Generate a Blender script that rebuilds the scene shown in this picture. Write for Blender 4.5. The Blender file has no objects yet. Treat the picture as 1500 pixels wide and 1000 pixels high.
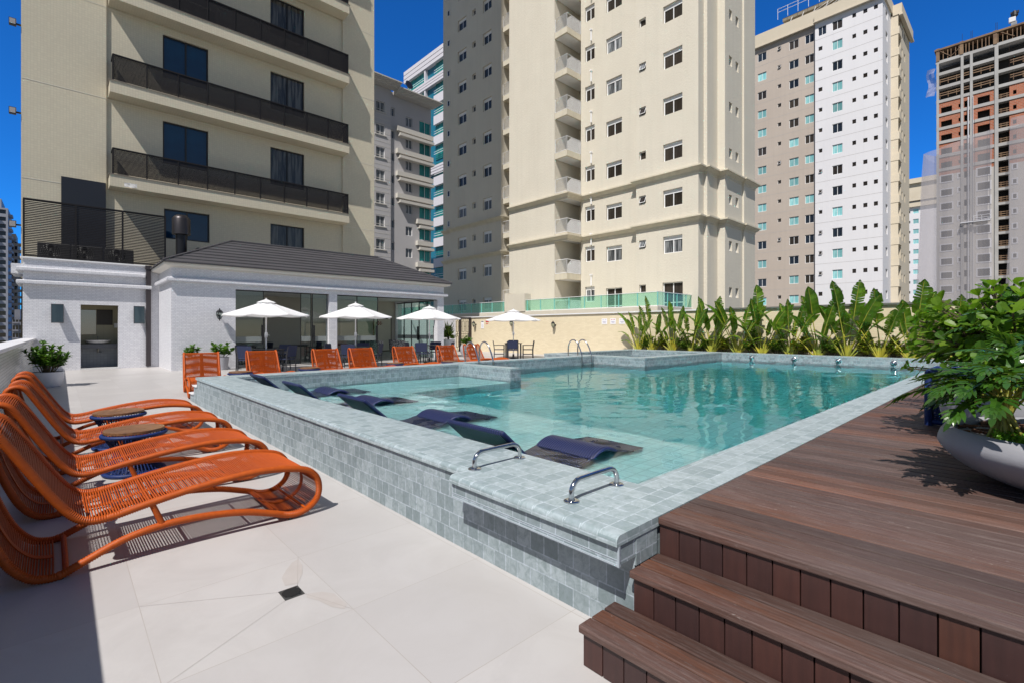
import bpy, bmesh, math, random
from mathutils import Vector, Matrix, noise
PI = math.pi
S = bpy.context.scene
COL = S.collection
rnd = random.Random(11)

# ------------------------------------------------------------------ mesh builder
class MB:
    def __init__(s):
        s.v = []; s.f = []; s.m = []
    def add(s, vs, fs, mi=0):
        b = len(s.v)
        s.v.extend([tuple(p) for p in vs])
        for f in fs:
            s.f.append(tuple(i + b for i in f)); s.m.append(mi)
    def box(s, x0, y0, z0, x1, y1, z1, mi=0):
        if x0 > x1: x0, x1 = x1, x0
        if y0 > y1: y0, y1 = y1, y0
        if z0 > z1: z0, z1 = z1, z0
        s.add([(x0,y0,z0),(x1,y0,z0),(x1,y1,z0),(x0,y1,z0),(x0,y0,z1),(x1,y0,z1),(x1,y1,z1),(x0,y1,z1)],
              [(0,3,2,1),(4,5,6,7),(0,1,5,4),(1,2,6,5),(2,3,7,6),(3,0,4,7)], mi)
    def obox(s, M, sx, sy, sz, mi=0):
        x, y, z = sx/2, sy/2, sz/2
        vs = [M @ Vector(p) for p in [(-x,-y,-z),(x,-y,-z),(x,y,-z),(-x,y,-z),(-x,-y,z),(x,-y,z),(x,y,z),(-x,y,z)]]
        s.add(vs, [(0,3,2,1),(4,5,6,7),(0,1,5,4),(1,2,6,5),(2,3,7,6),(3,0,4,7)], mi)
    def quad(s, *p, mi=0):
        s.add(p, [tuple(range(len(p)))], mi)
    def prism(s, poly, axis, a, b, mi=0):
        # extrude a 2D polygon along an axis: 'x' -> (y,z), 'y' -> (x,z), 'z' -> (x,y)
        def P(p, t):
            return {'x': (t, p[0], p[1]), 'y': (p[0], t, p[1]), 'z': (p[0], p[1], t)}[axis]
        n = len(poly)
        vs = [P(p, a) for p in poly] + [P(p, b) for p in poly]
        fs = [(i, (i+1) % n, n+(i+1) % n, n+i) for i in range(n)] + [tuple(range(n-1, -1, -1)), tuple(range(n, 2*n))]
        s.add(vs, fs, mi)
    def tube(s, pts, r, n=8, closed=False, cap=True, mi=0):
        pts = [Vector(p) for p in pts]
        k = len(pts)
        rr = r if isinstance(r, (list, tuple)) else [r]*k
        T = []
        for i in range(k):
            if closed: t = pts[(i+1) % k] - pts[i-1]
            else: t = pts[min(i+1, k-1)] - pts[max(i-1, 0)]
            if t.length < 1e-9: t = Vector((0,0,1))
            T.append(t.normalized())
        up = Vector((0,0,1)) if abs(T[0].z) < .9 else Vector((1,0,0))
        nrm = (up - T[0]*up.dot(T[0])).normalized()
        vs = []
        for i in range(k):
            nrm = nrm - T[i]*nrm.dot(T[i])
            nrm = nrm.normalized() if nrm.length > 1e-6 else T[i].orthogonal().normalized()
            bn = T[i].cross(nrm)
            for j in range(n):
                a = 2*PI*j/n
                vs.append(pts[i] + (nrm*math.cos(a) + bn*math.sin(a))*rr[i])
        fs = []
        for i in range(k if closed else k-1):
            i2 = (i+1) % k
            for j in range(n):
                j2 = (j+1) % n
                fs.append((i*n+j, i*n+j2, i2*n+j2, i2*n+j))
        if cap and not closed:
            fs.append(tuple(range(n-1, -1, -1))); fs.append(tuple((k-1)*n+j for j in range(n)))
        s.add(vs, fs, mi)
    def cyl(s, a, b, r, n=16, mi=0, r2=None):
        s.tube([a, b], [r, r if r2 is None else r2], n, mi=mi)
    def lathe(s, prof, n=28, c=(0,0,0), mi=0):
        vs = []; k = len(prof)
        for (r, z) in prof:
            for j in range(n):
                a = 2*PI*j/n
                vs.append((c[0]+r*math.cos(a), c[1]+r*math.sin(a), c[2]+z))
        fs = []
        for i in range(k-1):
            for j in range(n):
                j2 = (j+1) % n
                fs.append((i*n+j, i*n+j2, (i+1)*n+j2, (i+1)*n+j))
        if prof[0][0] > 1e-4: fs.append(tuple(range(n-1, -1, -1)))
        if prof[-1][0] > 1e-4: fs.append(tuple((k-1)*n+j for j in range(n)))
        s.add(vs, fs, mi)
    def rod(s, pts, w, mi=0):
        s.tube(pts, w, 4, mi=mi)

def make_mesh(name, mb, mats, smooth=False, recalc=False):
    me = bpy.data.meshes.new(name)
    me.from_pydata(mb.v, [], mb.f)
    if not isinstance(mats, (list, tuple)): mats = [mats]
    for m in mats: me.materials.append(m)
    if len(mats) > 1: me.polygons.foreach_set('material_index', mb.m)
    if recalc:
        bm = bmesh.new(); bm.from_mesh(me); bmesh.ops.recalc_face_normals(bm, faces=bm.faces[:]); bm.to_mesh(me); bm.free()
    if smooth:
        me.shade_smooth()
        me.set_sharp_from_angle(angle=math.radians(smooth if smooth is not True else 40))
    me.update()
    return me

def top_of(o):
    while o.parent: o = o.parent
    return o
def obj(name, mb, mats, parent=None, smooth=False, bevel=0, recalc=False, label=None, seg=2):
    me = mb if isinstance(mb, bpy.types.Mesh) else make_mesh(name, mb, mats, smooth, recalc)
    o = bpy.data.objects.new(name, me); COL.objects.link(o)
    if parent is not None:
        o.parent = parent
        if parent.parent is None:
            o.matrix_parent_inverse = Matrix.Translation(-Vector(parent.location))
    if bevel:
        b = o.modifiers.new('edge', 'BEVEL'); b.width = bevel; b.segments = seg; b.limit_method = 'ANGLE'; b.angle_limit = math.radians(40)
        b.harden_normals = False
    if label: o['label'] = label
    return o
def thing(name, label, cat, loc=(0,0,0), group=None):
    o = bpy.data.objects.new(name, None); COL.objects.link(o)
    o.empty_display_size = .2
    o.location = loc; o['label'] = label; o['category'] = cat
    if group: o['group'] = group
    return o
def tag(o, label, cat, group=None):
    o['label'] = label; o['category'] = cat
    if group: o['group'] = group
    return o
def struct(name, mb, mats, smooth=False, **k):
    o = obj(name, mb, mats, None, smooth, **k); o['kind'] = 'structure'; return o
def kids(o):
    return [c for c in o.children]
def dup(root, loc, rotz=0, label=None, group=None):
    r = root.copy(); COL.objects.link(r); r.location = loc; r.rotation_euler = (0,0,rotz)
    if label: r['label'] = label
    if group: r['group'] = group
    for ch in list(root.children):
        c = ch.copy(); COL.objects.link(c); c.parent = r
        for g in list(ch.children):
            d = g.copy(); COL.objects.link(d); d.parent = c
    return r
def place(root, loc, rotz=0, label=None):
    root.location = loc; root.rotation_euler = (0,0,rotz)
    if label: root['label'] = label
    return root

def spline(pts, step, closed=False):
    """Catmull-Rom through pts, resampled at about step"""
    P = [Vector(p) for p in pts]; n = len(P); out = []
    segs = n if closed else n-1
    for i in range(segs):
        p1, p2 = P[i], P[(i+1) % n]
        p0 = P[i-1] if (closed or i > 0) else p1*2-p2
        p3 = P[(i+2) % n] if (closed or i+2 < n) else p2*2-p1
        k = max(2, int((p2-p1).length/step*4))
        for j in range(k):
            t = j/k
            out.append(((p1*2) + (p2-p0)*t + (p0*2-p1*5+p2*4-p3)*t*t + (p1*3-p0-p2*3+p3)*t*t*t)*.5)
    out.append(P[0] if closed else P[-1])
    res = [out[0]]; acc = 0
    for a, b in zip(out, out[1:]):
        d = (b-a).length
        while d > 1e-9 and acc + d >= step:
            t = (step-acc)/d; a = a.lerp(b, t); res.append(a.copy()); d = (b-a).length; acc = 0
        acc += d
    return res

# ------------------------------------------------------------------ materials
class NT:
    def __init__(s, name):
        s.m = bpy.data.materials.new(name); s.m.use_nodes = True; s.t = s.m.node_tree
        s.b = s.t.nodes['Principled BSDF']; s.out = s.t.nodes['Material Output']
    def n(s, typ, **k):
        nd = s.t.nodes.new(typ)
        for a, v in k.items(): setattr(nd, a, v)
        return nd
    def l(s, a, b): s.t.links.new(a, b)
    def val(s, sock, v):
        if hasattr(v, 'node'): s.l(v, sock)
        else: sock.default_value = v
    def math(s, op, a, b=0., c=None, clamp=False):
        nd = s.n('ShaderNodeMath', operation=op, use_clamp=clamp)
        s.val(nd.inputs[0], a); s.val(nd.inputs[1], b)
        if c is not None: s.val(nd.inputs[2], c)
        return nd.outputs[0]
    def mix(s, f, a, b, typ='MIX'):
        nd = s.n('ShaderNodeMix', data_type='RGBA', blend_type=typ)
        s.val(nd.inputs['Factor'], f)
        s.val(nd.inputs[6], a if hasattr(a, 'node') else (*a[:3], 1)); s.val(nd.inputs[7], b if hasattr(b, 'node') else (*b[:3], 1))
        return nd.outputs[2]
    def noise(s, scale, detail=3, rough=.55, vec=None, stretch=None, dist=0):
        if vec is None: vec = s.coord()
        if stretch:
            mp = s.n('ShaderNodeMapping'); mp.inputs['Scale'].default_value = stretch; s.l(vec, mp.inputs[0]); vec = mp.outputs[0]
        nd = s.n('ShaderNodeTexNoise'); s.l(vec, nd.inputs['Vector'])
        nd.inputs['Scale'].default_value = scale; nd.inputs['Detail'].default_value = detail; nd.inputs['Roughness'].default_value = rough
        nd.inputs['Distortion'].default_value = dist
        return nd.outputs['Fac']
    def ramp(s, f, a, b):
        nd = s.n('ShaderNodeMapRange'); s.val(nd.inputs[0], f); nd.inputs[1].default_value = a; nd.inputs[2].default_value = b
        return nd.outputs[0]
    def coord(s):
        if not hasattr(s, '_c'): s._c = s.n('ShaderNodeTexCoord').outputs['Object']
        return s._c
    def bump(s, h, strength=.3, dist=.01, prev=None):
        nd = s.n('ShaderNodeBump'); s.l(h, nd.inputs['Height']); nd.inputs['Strength'].default_value = strength; nd.inputs['Distance'].default_value = dist
        if prev is not None: s.l(prev, nd.inputs['Normal'])
        return nd.outputs[0]
    def island(s):
        return s.n('ShaderNodeNewGeometry').outputs['Random Per Island']
    def planar(s, loc=(0,0)):
        g = s.n('ShaderNodeNewGeometry')
        sp = s.n('ShaderNodeSeparateXYZ'); s.l(s.coord(), sp.inputs[0])
        sn = s.n('ShaderNodeSeparateXYZ'); s.l(g.outputs['True Normal'], sn.inputs[0])
        ax = s.math('GREATER_THAN', s.math('ABSOLUTE', sn.outputs[0]), .6)
        az = s.math('GREATER_THAN', s.math('ABSOLUTE', sn.outputs[2]), .6)
        u = s.math('ADD', s.math('MULTIPLY', sp.outputs[0], s.math('SUBTRACT', 1, ax)), s.math('MULTIPLY', sp.outputs[1], ax))
        v = s.math('ADD', s.math('MULTIPLY', sp.outputs[2], s.math('SUBTRACT', 1, az)), s.math('MULTIPLY', sp.outputs[1], az))
        cb = s.n('ShaderNodeCombineXYZ'); s.l(s.math('ADD', u, loc[0]), cb.inputs[0]); s.l(s.math('ADD', v, loc[1]), cb.inputs[1])
        return cb.outputs[0]

def hexc(c):  # sRGB 0-255 -> linear
    return tuple(((x/255)/12.92 if x/255 <= .04045 else ((x/255+.055)/1.055)**2.4) for x in c)

def M(name, col, rough=.6, col2=None, scale=4., detail=4, bump=0., bscale=60., bdist=.004, metal=0., spec=.5, island=0., stretch=None, lo=.3, hi=.7, hue=None, coat=0., sss=0., trans=0., objrand=0., streak=0.):
    n = NT(name); b = n.b
    b.inputs['Roughness'].default_value = rough; b.inputs['Metallic'].default_value = metal
    b.inputs['Specular IOR Level'].default_value = spec
    if coat: b.inputs['Coat Weight'].default_value = coat; b.inputs['Coat Roughness'].default_value = .15
    c = (*col, 1)
    if col2 is not None:
        c = n.mix(n.ramp(n.noise(scale, detail, stretch=stretch), lo, hi), col, col2)
    if island:
        r = n.island()
        if hue is not None: c = n.mix(n.math('MULTIPLY', r, 1.0), c, hue)
        f = n.math('ADD', n.math('MULTIPLY', n.math('FRACT', n.math('MULTIPLY', r, 7.31)), island), 1-island/2)
        h = n.n('ShaderNodeHueSaturation'); n.val(h.inputs['Color'], c); n.l(f, h.inputs['Value']); c = h.outputs[0]
    if streak:
        sk = n.ramp(n.noise(1.6, 5, .6, stretch=(2.2,2.2,.10)), .45, .75)
        c = n.mix(n.math('MULTIPLY', sk, streak), c, tuple(q*.62 for q in col))
        c = n.mix(n.math('MULTIPLY', n.ramp(n.noise(.22, 4, .6), .4, .75), streak*.7), c, tuple(q*.78 for q in col))
    if objrand:
        oi = n.n('ShaderNodeObjectInfo')
        f = n.math('ADD', n.math('MULTIPLY', oi.outputs['Random'], objrand), 1-objrand/2)
        h = n.n('ShaderNodeHueSaturation'); n.val(h.inputs['Color'], c); n.l(f, h.inputs['Value']); c = h.outputs[0]
    n.val(b.inputs['Base Color'], c)
    if bump: n.l(n.bump(n.noise(bscale, 4, stretch=stretch), bump, bdist), b.inputs['Normal'])
    return n.m

def tile(name, c1, c2, mortar, w, h, m, offset=.5, rough=.5, bump=.25, loc=(0,0), bias=0., vein=None, vscale=12, spec=.5, smooth=.1, dirt=0.):
    n = NT(name); b = n.b
    vec = n.planar(loc)
    br = n.n('ShaderNodeTexBrick', offset=offset, squash=1.0)
    n.l(vec, br.inputs['Vector'])
    br.inputs['Scale'].default_value = 1; br.inputs['Brick Width'].default_value = w; br.inputs['Row Height'].default_value = h
    br.inputs['Mortar Size'].default_value = m; br.inputs['Mortar Smooth'].default_value = smooth; br.inputs['Bias'].default_value = bias
    br.inputs['Color1'].default_value = (*c1, 1); br.inputs['Color2'].default_value = (*c2, 1); br.inputs['Mortar'].default_value = (*mortar, 1)
    c = br.outputs['Color']
    if vein is not None:
        c = n.mix(n.math('MULTIPLY', n.ramp(n.noise(vscale, 6, .7, dist=.8), .40, .72), .85), c, vein)
    if dirt:
        c = n.mix(n.math('MULTIPLY', n.ramp(n.noise(.35, 5, .6), .45, .8), dirt), c, tuple(x*.6 for x in c1))
    n.l(c, b.inputs['Base Color'])
    b.inputs['Roughness'].default_value = rough; b.inputs['Specular IOR Level'].default_value = spec
    if bump:
        hgt = n.math('SUBTRACT', 1, br.outputs['Fac'])
        nb = n.bump(hgt, bump, .004)
        n.l(n.bump(n.noise(45, 4), bump*.5, .003, nb), b.inputs['Normal'])
    return n.m

def glassy(name, tint, ior=1.45, add=0.0, rough=0.0, frac=None):
    """thin sheet glass: what lies behind shows through, reflections by Fresnel"""
    n = NT(name)
    tr = n.n('ShaderNodeBsdfTransparent'); tr.inputs[0].default_value = (*tint, 1)
    gl = n.n('ShaderNodeBsdfGlossy'); gl.inputs['Roughness'].default_value = rough
    lw = n.n('ShaderNodeLayerWeight'); f0 = ((ior-1)/(ior+1))**2
    fr = n.math('ADD', f0, n.math('MULTIPLY', n.math('POWER', lw.outputs['Facing'], 5.0), 1-f0))
    mx = n.n('ShaderNodeMixShader')
    n.l(n.math('ADD', n.math('MULTIPLY', fr, 1.0), add, clamp=True), mx.inputs[0])
    n.l(tr.outputs[0], mx.inputs[1]); n.l(gl.outputs[0], mx.inputs[2])
    last = mx.outputs[0]
    if frac:   # frosted or dusty share
        df = n.n('ShaderNodeBsdfDiffuse'); df.inputs[0].default_value = (*frac[1], 1)
        m2 = n.n('ShaderNodeMixShader'); m2.inputs[0].default_value = frac[0]
        n.l(last, m2.inputs[1]); n.l(df.outputs[0], m2.inputs[2]); last = m2.outputs[0]
    n.l(last, n.out.inputs['Surface'])
    return n.m

def leafmat(name, c1, c2, rough=.4, trans=.35, island=.5, spec=.5, hue=None, scale=3.):
    n = NT(name); b = n.b
    r = n.island()
    c = n.mix(r, c1, c2)
    c = n.mix(n.ramp(n.noise(scale, 3), .3, .75), c, n.mix(.5, c, tuple(x*.75 for x in c1)))
    f = n.math('ADD', n.math('MULTIPLY', n.math('FRACT', n.math('MULTIPLY', r, 13.7)), island), 1-island/2)
    h = n.n('ShaderNodeHueSaturation'); n.val(h.inputs['Color'], c); n.l(f, h.inputs['Value'])
    n.l(h.outputs[0], b.inputs['Base Color'])
    b.inputs['Roughness'].default_value = rough; b.inputs['Specular IOR Level'].default_value = spec
    n.l(n.bump(n.noise(25, 2), .25, .01), b.inputs['Normal'])
    tl = n.n('ShaderNodeBsdfTranslucent'); n.l(n.mix(.5, h.outputs[0], (.25,.5,.02)), tl.inputs[0])
    mx = n.n('ShaderNodeMixShader'); mx.inputs[0].default_value = trans
    n.l(b.outputs[0], mx.inputs[1]); n.l(tl.outputs[0], mx.inputs[2]); n.l(mx.outputs[0], n.out.inputs['Surface'])
    return n.m

# ---- palette
WHITE = M('white_paint', (.72,.72,.73), .5, (.66,.66,.68), 2)
WHITE_METAL = M('white_metal', (.78,.78,.79), .35)
BLACK = M('black_metal', (.012,.012,.014), .4)
DARKGREY = M('dark_grey_metal', (.035,.035,.04), .45)
STEEL = M('polished_steel', (.62,.62,.63), .12, (.5,.5,.5), 30, metal=1.)
def ropemat(name, c, c2):
    return M(name, c, .55, c2, 40, 2, bump=.4, bscale=220, bdist=.002, spec=.35)
ORANGE = ropemat('orange_rope', (.44,.080,.004), (.36,.060,.004))
NAVYROPE = ropemat('navy_rope', (.010,.030,.14), (.008,.02,.09))
NAVYFAB = M('navy_fabric', (.014,.022,.065), .7, (.010,.016,.05), 30, bump=.3, bscale=300)
FLOOR = tile('floor_porcelain', (.475,.457,.45), (.425,.408,.405), (.335,.30,.275), .757, .737, .0016, 0., .42, .06, (.474,-.03), 0, vein=(.405,.385,.378), vscale=2.2, dirt=.3)
TILE_WHITE = tile('white_mosaic', (.70,.70,.735), (.585,.585,.63), (.5,.5,.53), .105, .052, .005, .37, .35, .3, bias=-.25)
SLATE_V = tile('slate_wall', (.335,.39,.42), (.175,.22,.24), (.42,.48,.54), .098, .098, .0036, .5, .5, .35, (0,.007), -.1, vein=(.145,.19,.195), vscale=22)
SLATE_H = tile('slate_coping', (.365,.425,.45), (.205,.26,.28), (.46,.525,.565), .098, .098, .0034, 0., .45, .3, (.01,.02), -.25, vein=(.185,.245,.245), vscale=20)
POOLTILE = tile('pool_floor_tile', (.66,.82,.82), (.50,.67,.68), (.38,.51,.53), .145, .145, .006, 0., .5, .1, (.01,.02), -.2, vein=(.44,.54,.54), vscale=9)
SLATE_TRIM = M('slate_trim', (.40,.45,.50), .5, (.33,.38,.42), 20)
CREAMWALL = tile('cream_wall_tile', (.70,.61,.44), (.64,.55,.385), (.58,.49,.34), .24, .062, .004, .5, .65, .3, bias=0)
TOWERTILE = tile('beige_mosaic', (.59,.535,.415), (.55,.495,.385), (.50,.455,.355), .085, .085, .006, 0., .45, .25, bias=0, dirt=.1)
BEIGE = M('beige_render', (.625,.58,.49), .85, (.58,.535,.45), .6, 6, bump=.5, bscale=9, bdist=.03, lo=.25, hi=.8, streak=.14)
BEIGE_TRIM = M('beige_trim', (.62,.565,.45), .8, (.55,.50,.395), 1.5, 5, streak=.3)
# ================================================================== SETTING: ground, sea, terrace
b = MB(); b.box(-900,-300,-22.0,1500,420,-18.0)
struct('ground', b, M('city_ground', (.16,.15,.14), .9, (.10,.11,.09), .05))
b = MB(); b.box(-9000,420,-22.0,9000,24000,-18.2)
struct('sea', b, M('sea_water', (.02,.09,.14), .25))
b = MB()
b.box(-.9,-9,-.3,1.83,28,0); b.box(1.83,10.4,-.3,20.2,28,0); b.box(1.83,-9,-.3,20.2,1.16,0)
struct('terrace_floor', b, FLOOR)
b = MB(); b.box(-.85,-8.9,-18,20.1,27.9,-1.6)
struct('podium_block', b, BEIGE)

# parapet along the loungers
t = thing('parapet_wall', 'low white tiled parapet with a broad cap behind the near orange loungers', 'wall', (-.75,7,0))
b = MB(); b.box(-.87,-6,-.29,-.65,22.4,1.04)
obj('wall', b, tile('parapet_tile', (.62,.61,.55), (.52,.51,.46), (.36,.35,.32), .105, .052, .006, .37, .22, .3), t)
b = MB(); b.box(-.91,-6,1.04,-.58,22.39,1.095)
obj('cap', b, M('parapet_cap', (.66,.65,.66), .55, (.58,.57,.58), 2), t, bevel=.006)

# floor drain with its mitred cuts
t = thing('floor_drain', 'small square metal drain grate set in the pale floor tiles', 'drain', (.87,2.58,0))
DR = [(.822,2.54),(.918,2.54),(.918,2.645),(.822,2.645)]
b = MB(); b.box(.822,2.54,.0015,.918,2.645,.004)
obj('frame', b, M('drain_steel', (.16,.16,.155), .45, metal=.8), t)
b = MB()
for i in range(7):
    y = 2.549 + i*.0132
    for k in range(4):
        if (i+k) % 2: b.box(.832+k*.0205,y,.004,.846+k*.0205,y+.007,.0055)
b.lathe([(.040,.0056),(.045,.0064),(.038,.0070)], 24, (.870,2.592,0))
obj('grate', b, M('drain_holes', (.03,.03,.03), .5, metal=.5), t)
b = MB()
def strip(mb, a, c, w, z):
    a = Vector(a); c = Vector(c); d = (c-a).normalized(); q = Vector((-d.y, d.x))*w/2
    mb.quad((a.x+q.x,a.y+q.y,z),(a.x-q.x,a.y-q.y,z),(c.x-q.x,c.y-q.y,z),(c.x+q.x,c.y+q.y,z))
for a, c in ((DR[0],(.283,2.245)),(DR[1],(1.036,2.245)),(DR[2],(1.036,2.975)),(DR[3],(.283,2.975))): strip(b, a, c, .0015, .002)
obj('grout_joint', b, M('grout', (.345,.315,.295), .9), t)
b = MB()
def blot(mb, pts, z):
    mb.add([(x,y,z) for x, y in pts], [tuple(range(len(pts)))])
blot(b, [(.93,2.67),(.985,2.76),(1.02,2.86),(1.03,2.955),(.985,2.93),(.93,2.86),(.885,2.79),(.87,2.69)], .0012)
blot(b, [(.93,2.53),(.99,2.50),(1.03,2.44),(1.035,2.30),(1.01,2.27),(.97,2.33),(.945,2.43),(.91,2.50)], .0012)
obj('stain', b, M('damp_stain', (.40,.365,.345), .5, (.44,.41,.395), 8), t)

# ================================================================== POOL
POOL = thing('swimming_pool', 'raised slate tiled swimming pool with a shallow lounge ledge and a wide coping', 'swimming pool', (10,6,0))
b = MB()
b.box(1.83,1.175,-1.3,2.34,10.4,.455)                 # front wall
b.box(2.34,1.175,-1.3,19.3,1.48,.455)                 # wall beside the deck
b.box(2.34,9.9,-1.3,7.41,10.4,.455)                   # back wall
b.box(7.41,7.97,-1.3,7.73,10.4,.455)                  # spit
b.box(7.73,10.15,-1.3,13.35,10.6,.455)                # back wall behind the deep end
b.box(18.9,1.48,-1.3,19.3,8.2,.455)                   # far wall
b.box(13.35,8.2,-1.3,13.75,12.5,.455); b.box(13.75,8.2,-1.3,19.3,8.55,.455)   # spa walls
b.box(18.65,8.55,-1.3,19.3,12.5,.455); b.box(13.75,12.1,-1.3,18.65,12.5,.455)
obj('pool_wall', b, SLATE_V, POOL)
b = MB(); b.box(1.70,1.168,.37,1.83,2.335,.455)
b.box(1.83,1.1655,.33,2.0,1.175,.455)
obj('overhang', b, SLATE_V, POOL)
b = MB(); b.box(1.696,1.164,.366,1.712,2.337,.374); b.box(1.694,1.162,.366,1.704,1.170,.456); b.box(1.698,2.329,.374,1.708,2.338,.456)
b.box(1.6975,1.163,.391,1.7015,2.336,.3945)
obj('edge_trim', b, SLATE_TRIM, POOL)
def bull(x_out, x_in, z0, z1, rad=.028, n=6):
    p = [(x_in,z0),(x_in,z1)]
    for i in range(n+1):
        a = PI/2*(1+i/n)
        p.append((x_out+rad+rad*math.cos(a), z1-rad+rad*math.sin(a)))
    p.append((x_out,z0)); return p
b = MB()
b.prism(bull(1.81,2.345,.455,.5), 'y', 2.34, 9.895)
b.prism(bull(1.68,2.345,.455,.5), 'y', 1.162, 2.34)
obj('front_coping', b, SLATE_H, POOL, smooth=30)
b = MB()
b.box(2.345,1.162,.455,19.3,1.485,.5); b.box(1.81,9.895,.455,7.405,10.41,.5); b.box(7.405,7.965,.455,7.735,10.41,.5)
b.box(7.735,10.145,.455,13.345,10.61,.5); b.box(18.895,1.485,.455,19.31,8.195,.5)
b.box(13.345,8.195,.455,13.76,12.51,.5); b.box(13.76,8.195,.455,19.31,8.56,.5); b.box(18.64,8.56,.455,19.31,12.51,.5); b.box(13.76,12.09,.455,18.64,12.51,.5)
obj('coping', b, SLATE_H, POOL)
b = MB(); b.box(2.34,1.48,-1.3,4.85,9.9,-.10); b.box(4.85,8.0,-1.3,7.41,9.9,-.10); b.box(13.75,8.55,-1.3,18.65,12.1,-.25)
obj('ledge', b, POOLTILE, POOL)
b = MB(); b.box(2.3,1.4,-1.5,19.2,12.3,-1.15)
obj('pool_floor', b, POOLTILE, POOL)
for y in (7.085,5.657,4.327,2.868):
    b = MB(); b.lathe([(.085,0),(.085,.01),(.06,.022),(.052,.042),(.035,.062),(.0,.07)], 20)
    o = obj('water_jet', b, STEEL, POOL, smooth=50); o.location = (18.905,y,.34); o.rotation_euler = (0,-PI/2,0)
for k, (y0, y1, z) in enumerate(((10.41,10.74,.333),(10.74,11.07,.167))):
    b = MB(); b.box(1.84,y0,0,4.6,y1,z-.02)
    o = obj('pool_step', b, SLATE_V, POOL)
    b = MB(); b.box(1.815,y0,z-.02,4.62,y1+.02,z)
    obj('tread', b, WHITE, o)

# water body, one closed mesh with a rippled surface
def water():
    def inside(x, y):
        return (2.3 < x < 18.97 and 1.44 < y < 10.19) or (13.5 < x < 18.97 and 10.0 < y < 12.25)
    st = .055; x0, y0 = 2.3, 1.44
    nx = int((18.97-2.3)/st); ny = int((12.25-1.44)/st)
    idx = {}; vs = []; fs = []
    def vid(i, j):
        if (i,j) not in idx:
            x = x0+i*st; y = y0+j*st
            h = 1.35*(.0046*noise.noise((x*1.1+.4*y, y*1.5, 0)) + .0028*noise.noise((x*2.9, y*3.6+x, 4)) + .0013*noise.noise((x*7, y*8, 9)))
            idx[(i,j)] = len(vs); vs.append((x, y, .22+h))
        return idx[(i,j)]
    for j in range(ny):
        for i in range(nx):
            if inside(x0+(i+.5)*st, y0+(j+.5)*st):
                fs.append((vid(i,j), vid(i+1,j), vid(i+1,j+1), vid(i,j+1)))
    me = bpy.data.meshes.new('pool_water'); me.from_pydata(vs, [], fs)
    bm = bmesh.new(); bm.from_mesh(me)
    r = bmesh.ops.extrude_face_region(bm, geom=bm.faces[:])
    for v in r['geom']:
        if isinstance(v, bmesh.types.BMVert): v.co.z = -1.2
    bmesh.ops.recalc_face_normals(bm, faces=bm.faces[:])
    bm.to_mesh(me); bm.free()
    me.shade_smooth(); me.set_sharp_from_angle(angle=math.radians(50))
    return me
n = NT('pool_water_material')
rf = n.n('ShaderNodeBsdfRefraction'); rf.inputs['IOR'].default_value = 1.333; rf.inputs['Roughness'].default_value = 0; rf.inputs[0].default_value = (1,1,1,1)
gl = n.n('ShaderNodeBsdfGlossy'); gl.inputs['Roughness'].default_value = 0
fr = n.n('ShaderNodeFresnel'); fr.inputs[0].default_value = 1.333
mx = n.n('ShaderNodeMixShader'); n.l(n.math('MULTIPLY', fr.outputs[0], .80), mx.inputs[0]); n.l(rf.outputs[0], mx.inputs[1]); n.l(gl.outputs[0], mx.inputs[2]); n.l(mx.outputs[0], n.out.inputs['Surface'])
va = n.n('ShaderNodeVolumeAbsorption'); va.inputs['Color'].default_value = (.0,.76,.80,1); va.inputs['Density'].default_value = .80
n.l(va.outputs[0], n.out.inputs['Volume'])
me = water(); me.materials.append(n.m)
o = obj('pool_water', me, None); o['kind'] = 'structure'

# grab bars on the coping
def grab_bar(y, label):
    t = thing('grab_bar', label, 'grab bar', (1.86,y,.5), 'grab bars on the pool coping')
    b = MB()
    pts = spline([(1.86,y,.503),(1.862,y,.56),(1.90,y,.597),(1.97,y,.602),(2.12,y,.602),(2.20,y,.597),(2.242,y,.56),(2.244,y,.503)], .012)
    b.tube(pts, .0135, 12); obj('bar', b, STEEL, t, smooth=60)
    for x in (1.86,2.244):
        b = MB(); b.lathe([(.040,.0),(.040,.006),(.034,.010),(.017,.011),(.017,.018)], 22, (x,y,.5)); obj('flange', b, STEEL, t, smooth=40)
grab_bar(1.555, 'polished steel grab bar on the coping close to the wooden steps')
grab_bar(2.325, 'polished steel grab bar on the coping beside the raised navy headrest')

def ladder(x, y, label):
    t = thing('pool_ladder', label, 'pool ladder', (x,y,.5), 'arched pool ladders')
    for dx in (0,.5):
        b = MB()
        pts = spline([(x+dx,y+.33,.50),(x+dx,y+.33,.80),(x+dx,y+.24,.99),(x+dx,y+.08,1.03),(x+dx,y-.08,.90),(x+dx,y-.22,.62),(x+dx,y-.255,.40),(x+dx,y-.26,-.4)], .03)
        b.tube(pts, .021, 10); obj('rail', b, STEEL, t, smooth=60)
        b = MB(); b.lathe([(.05,0),(.05,.008),(.025,.02)], 18, (x+dx,y+.33,.5)); obj('flange', b, STEEL, t, smooth=40)
    for z in (.30,.0):
        b = MB(); b.box(x,y-.30,z-.012,x+.5,y-.22,z+.012); obj('rung', b, STEEL, t, bevel=.005)
ladder(8.1, 10.2, 'steel pool ladder behind the short tiled wall that juts into the water')
ladder(12.55, 10.3, 'steel pool ladder with rungs at the corner of the small raised spa')

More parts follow.
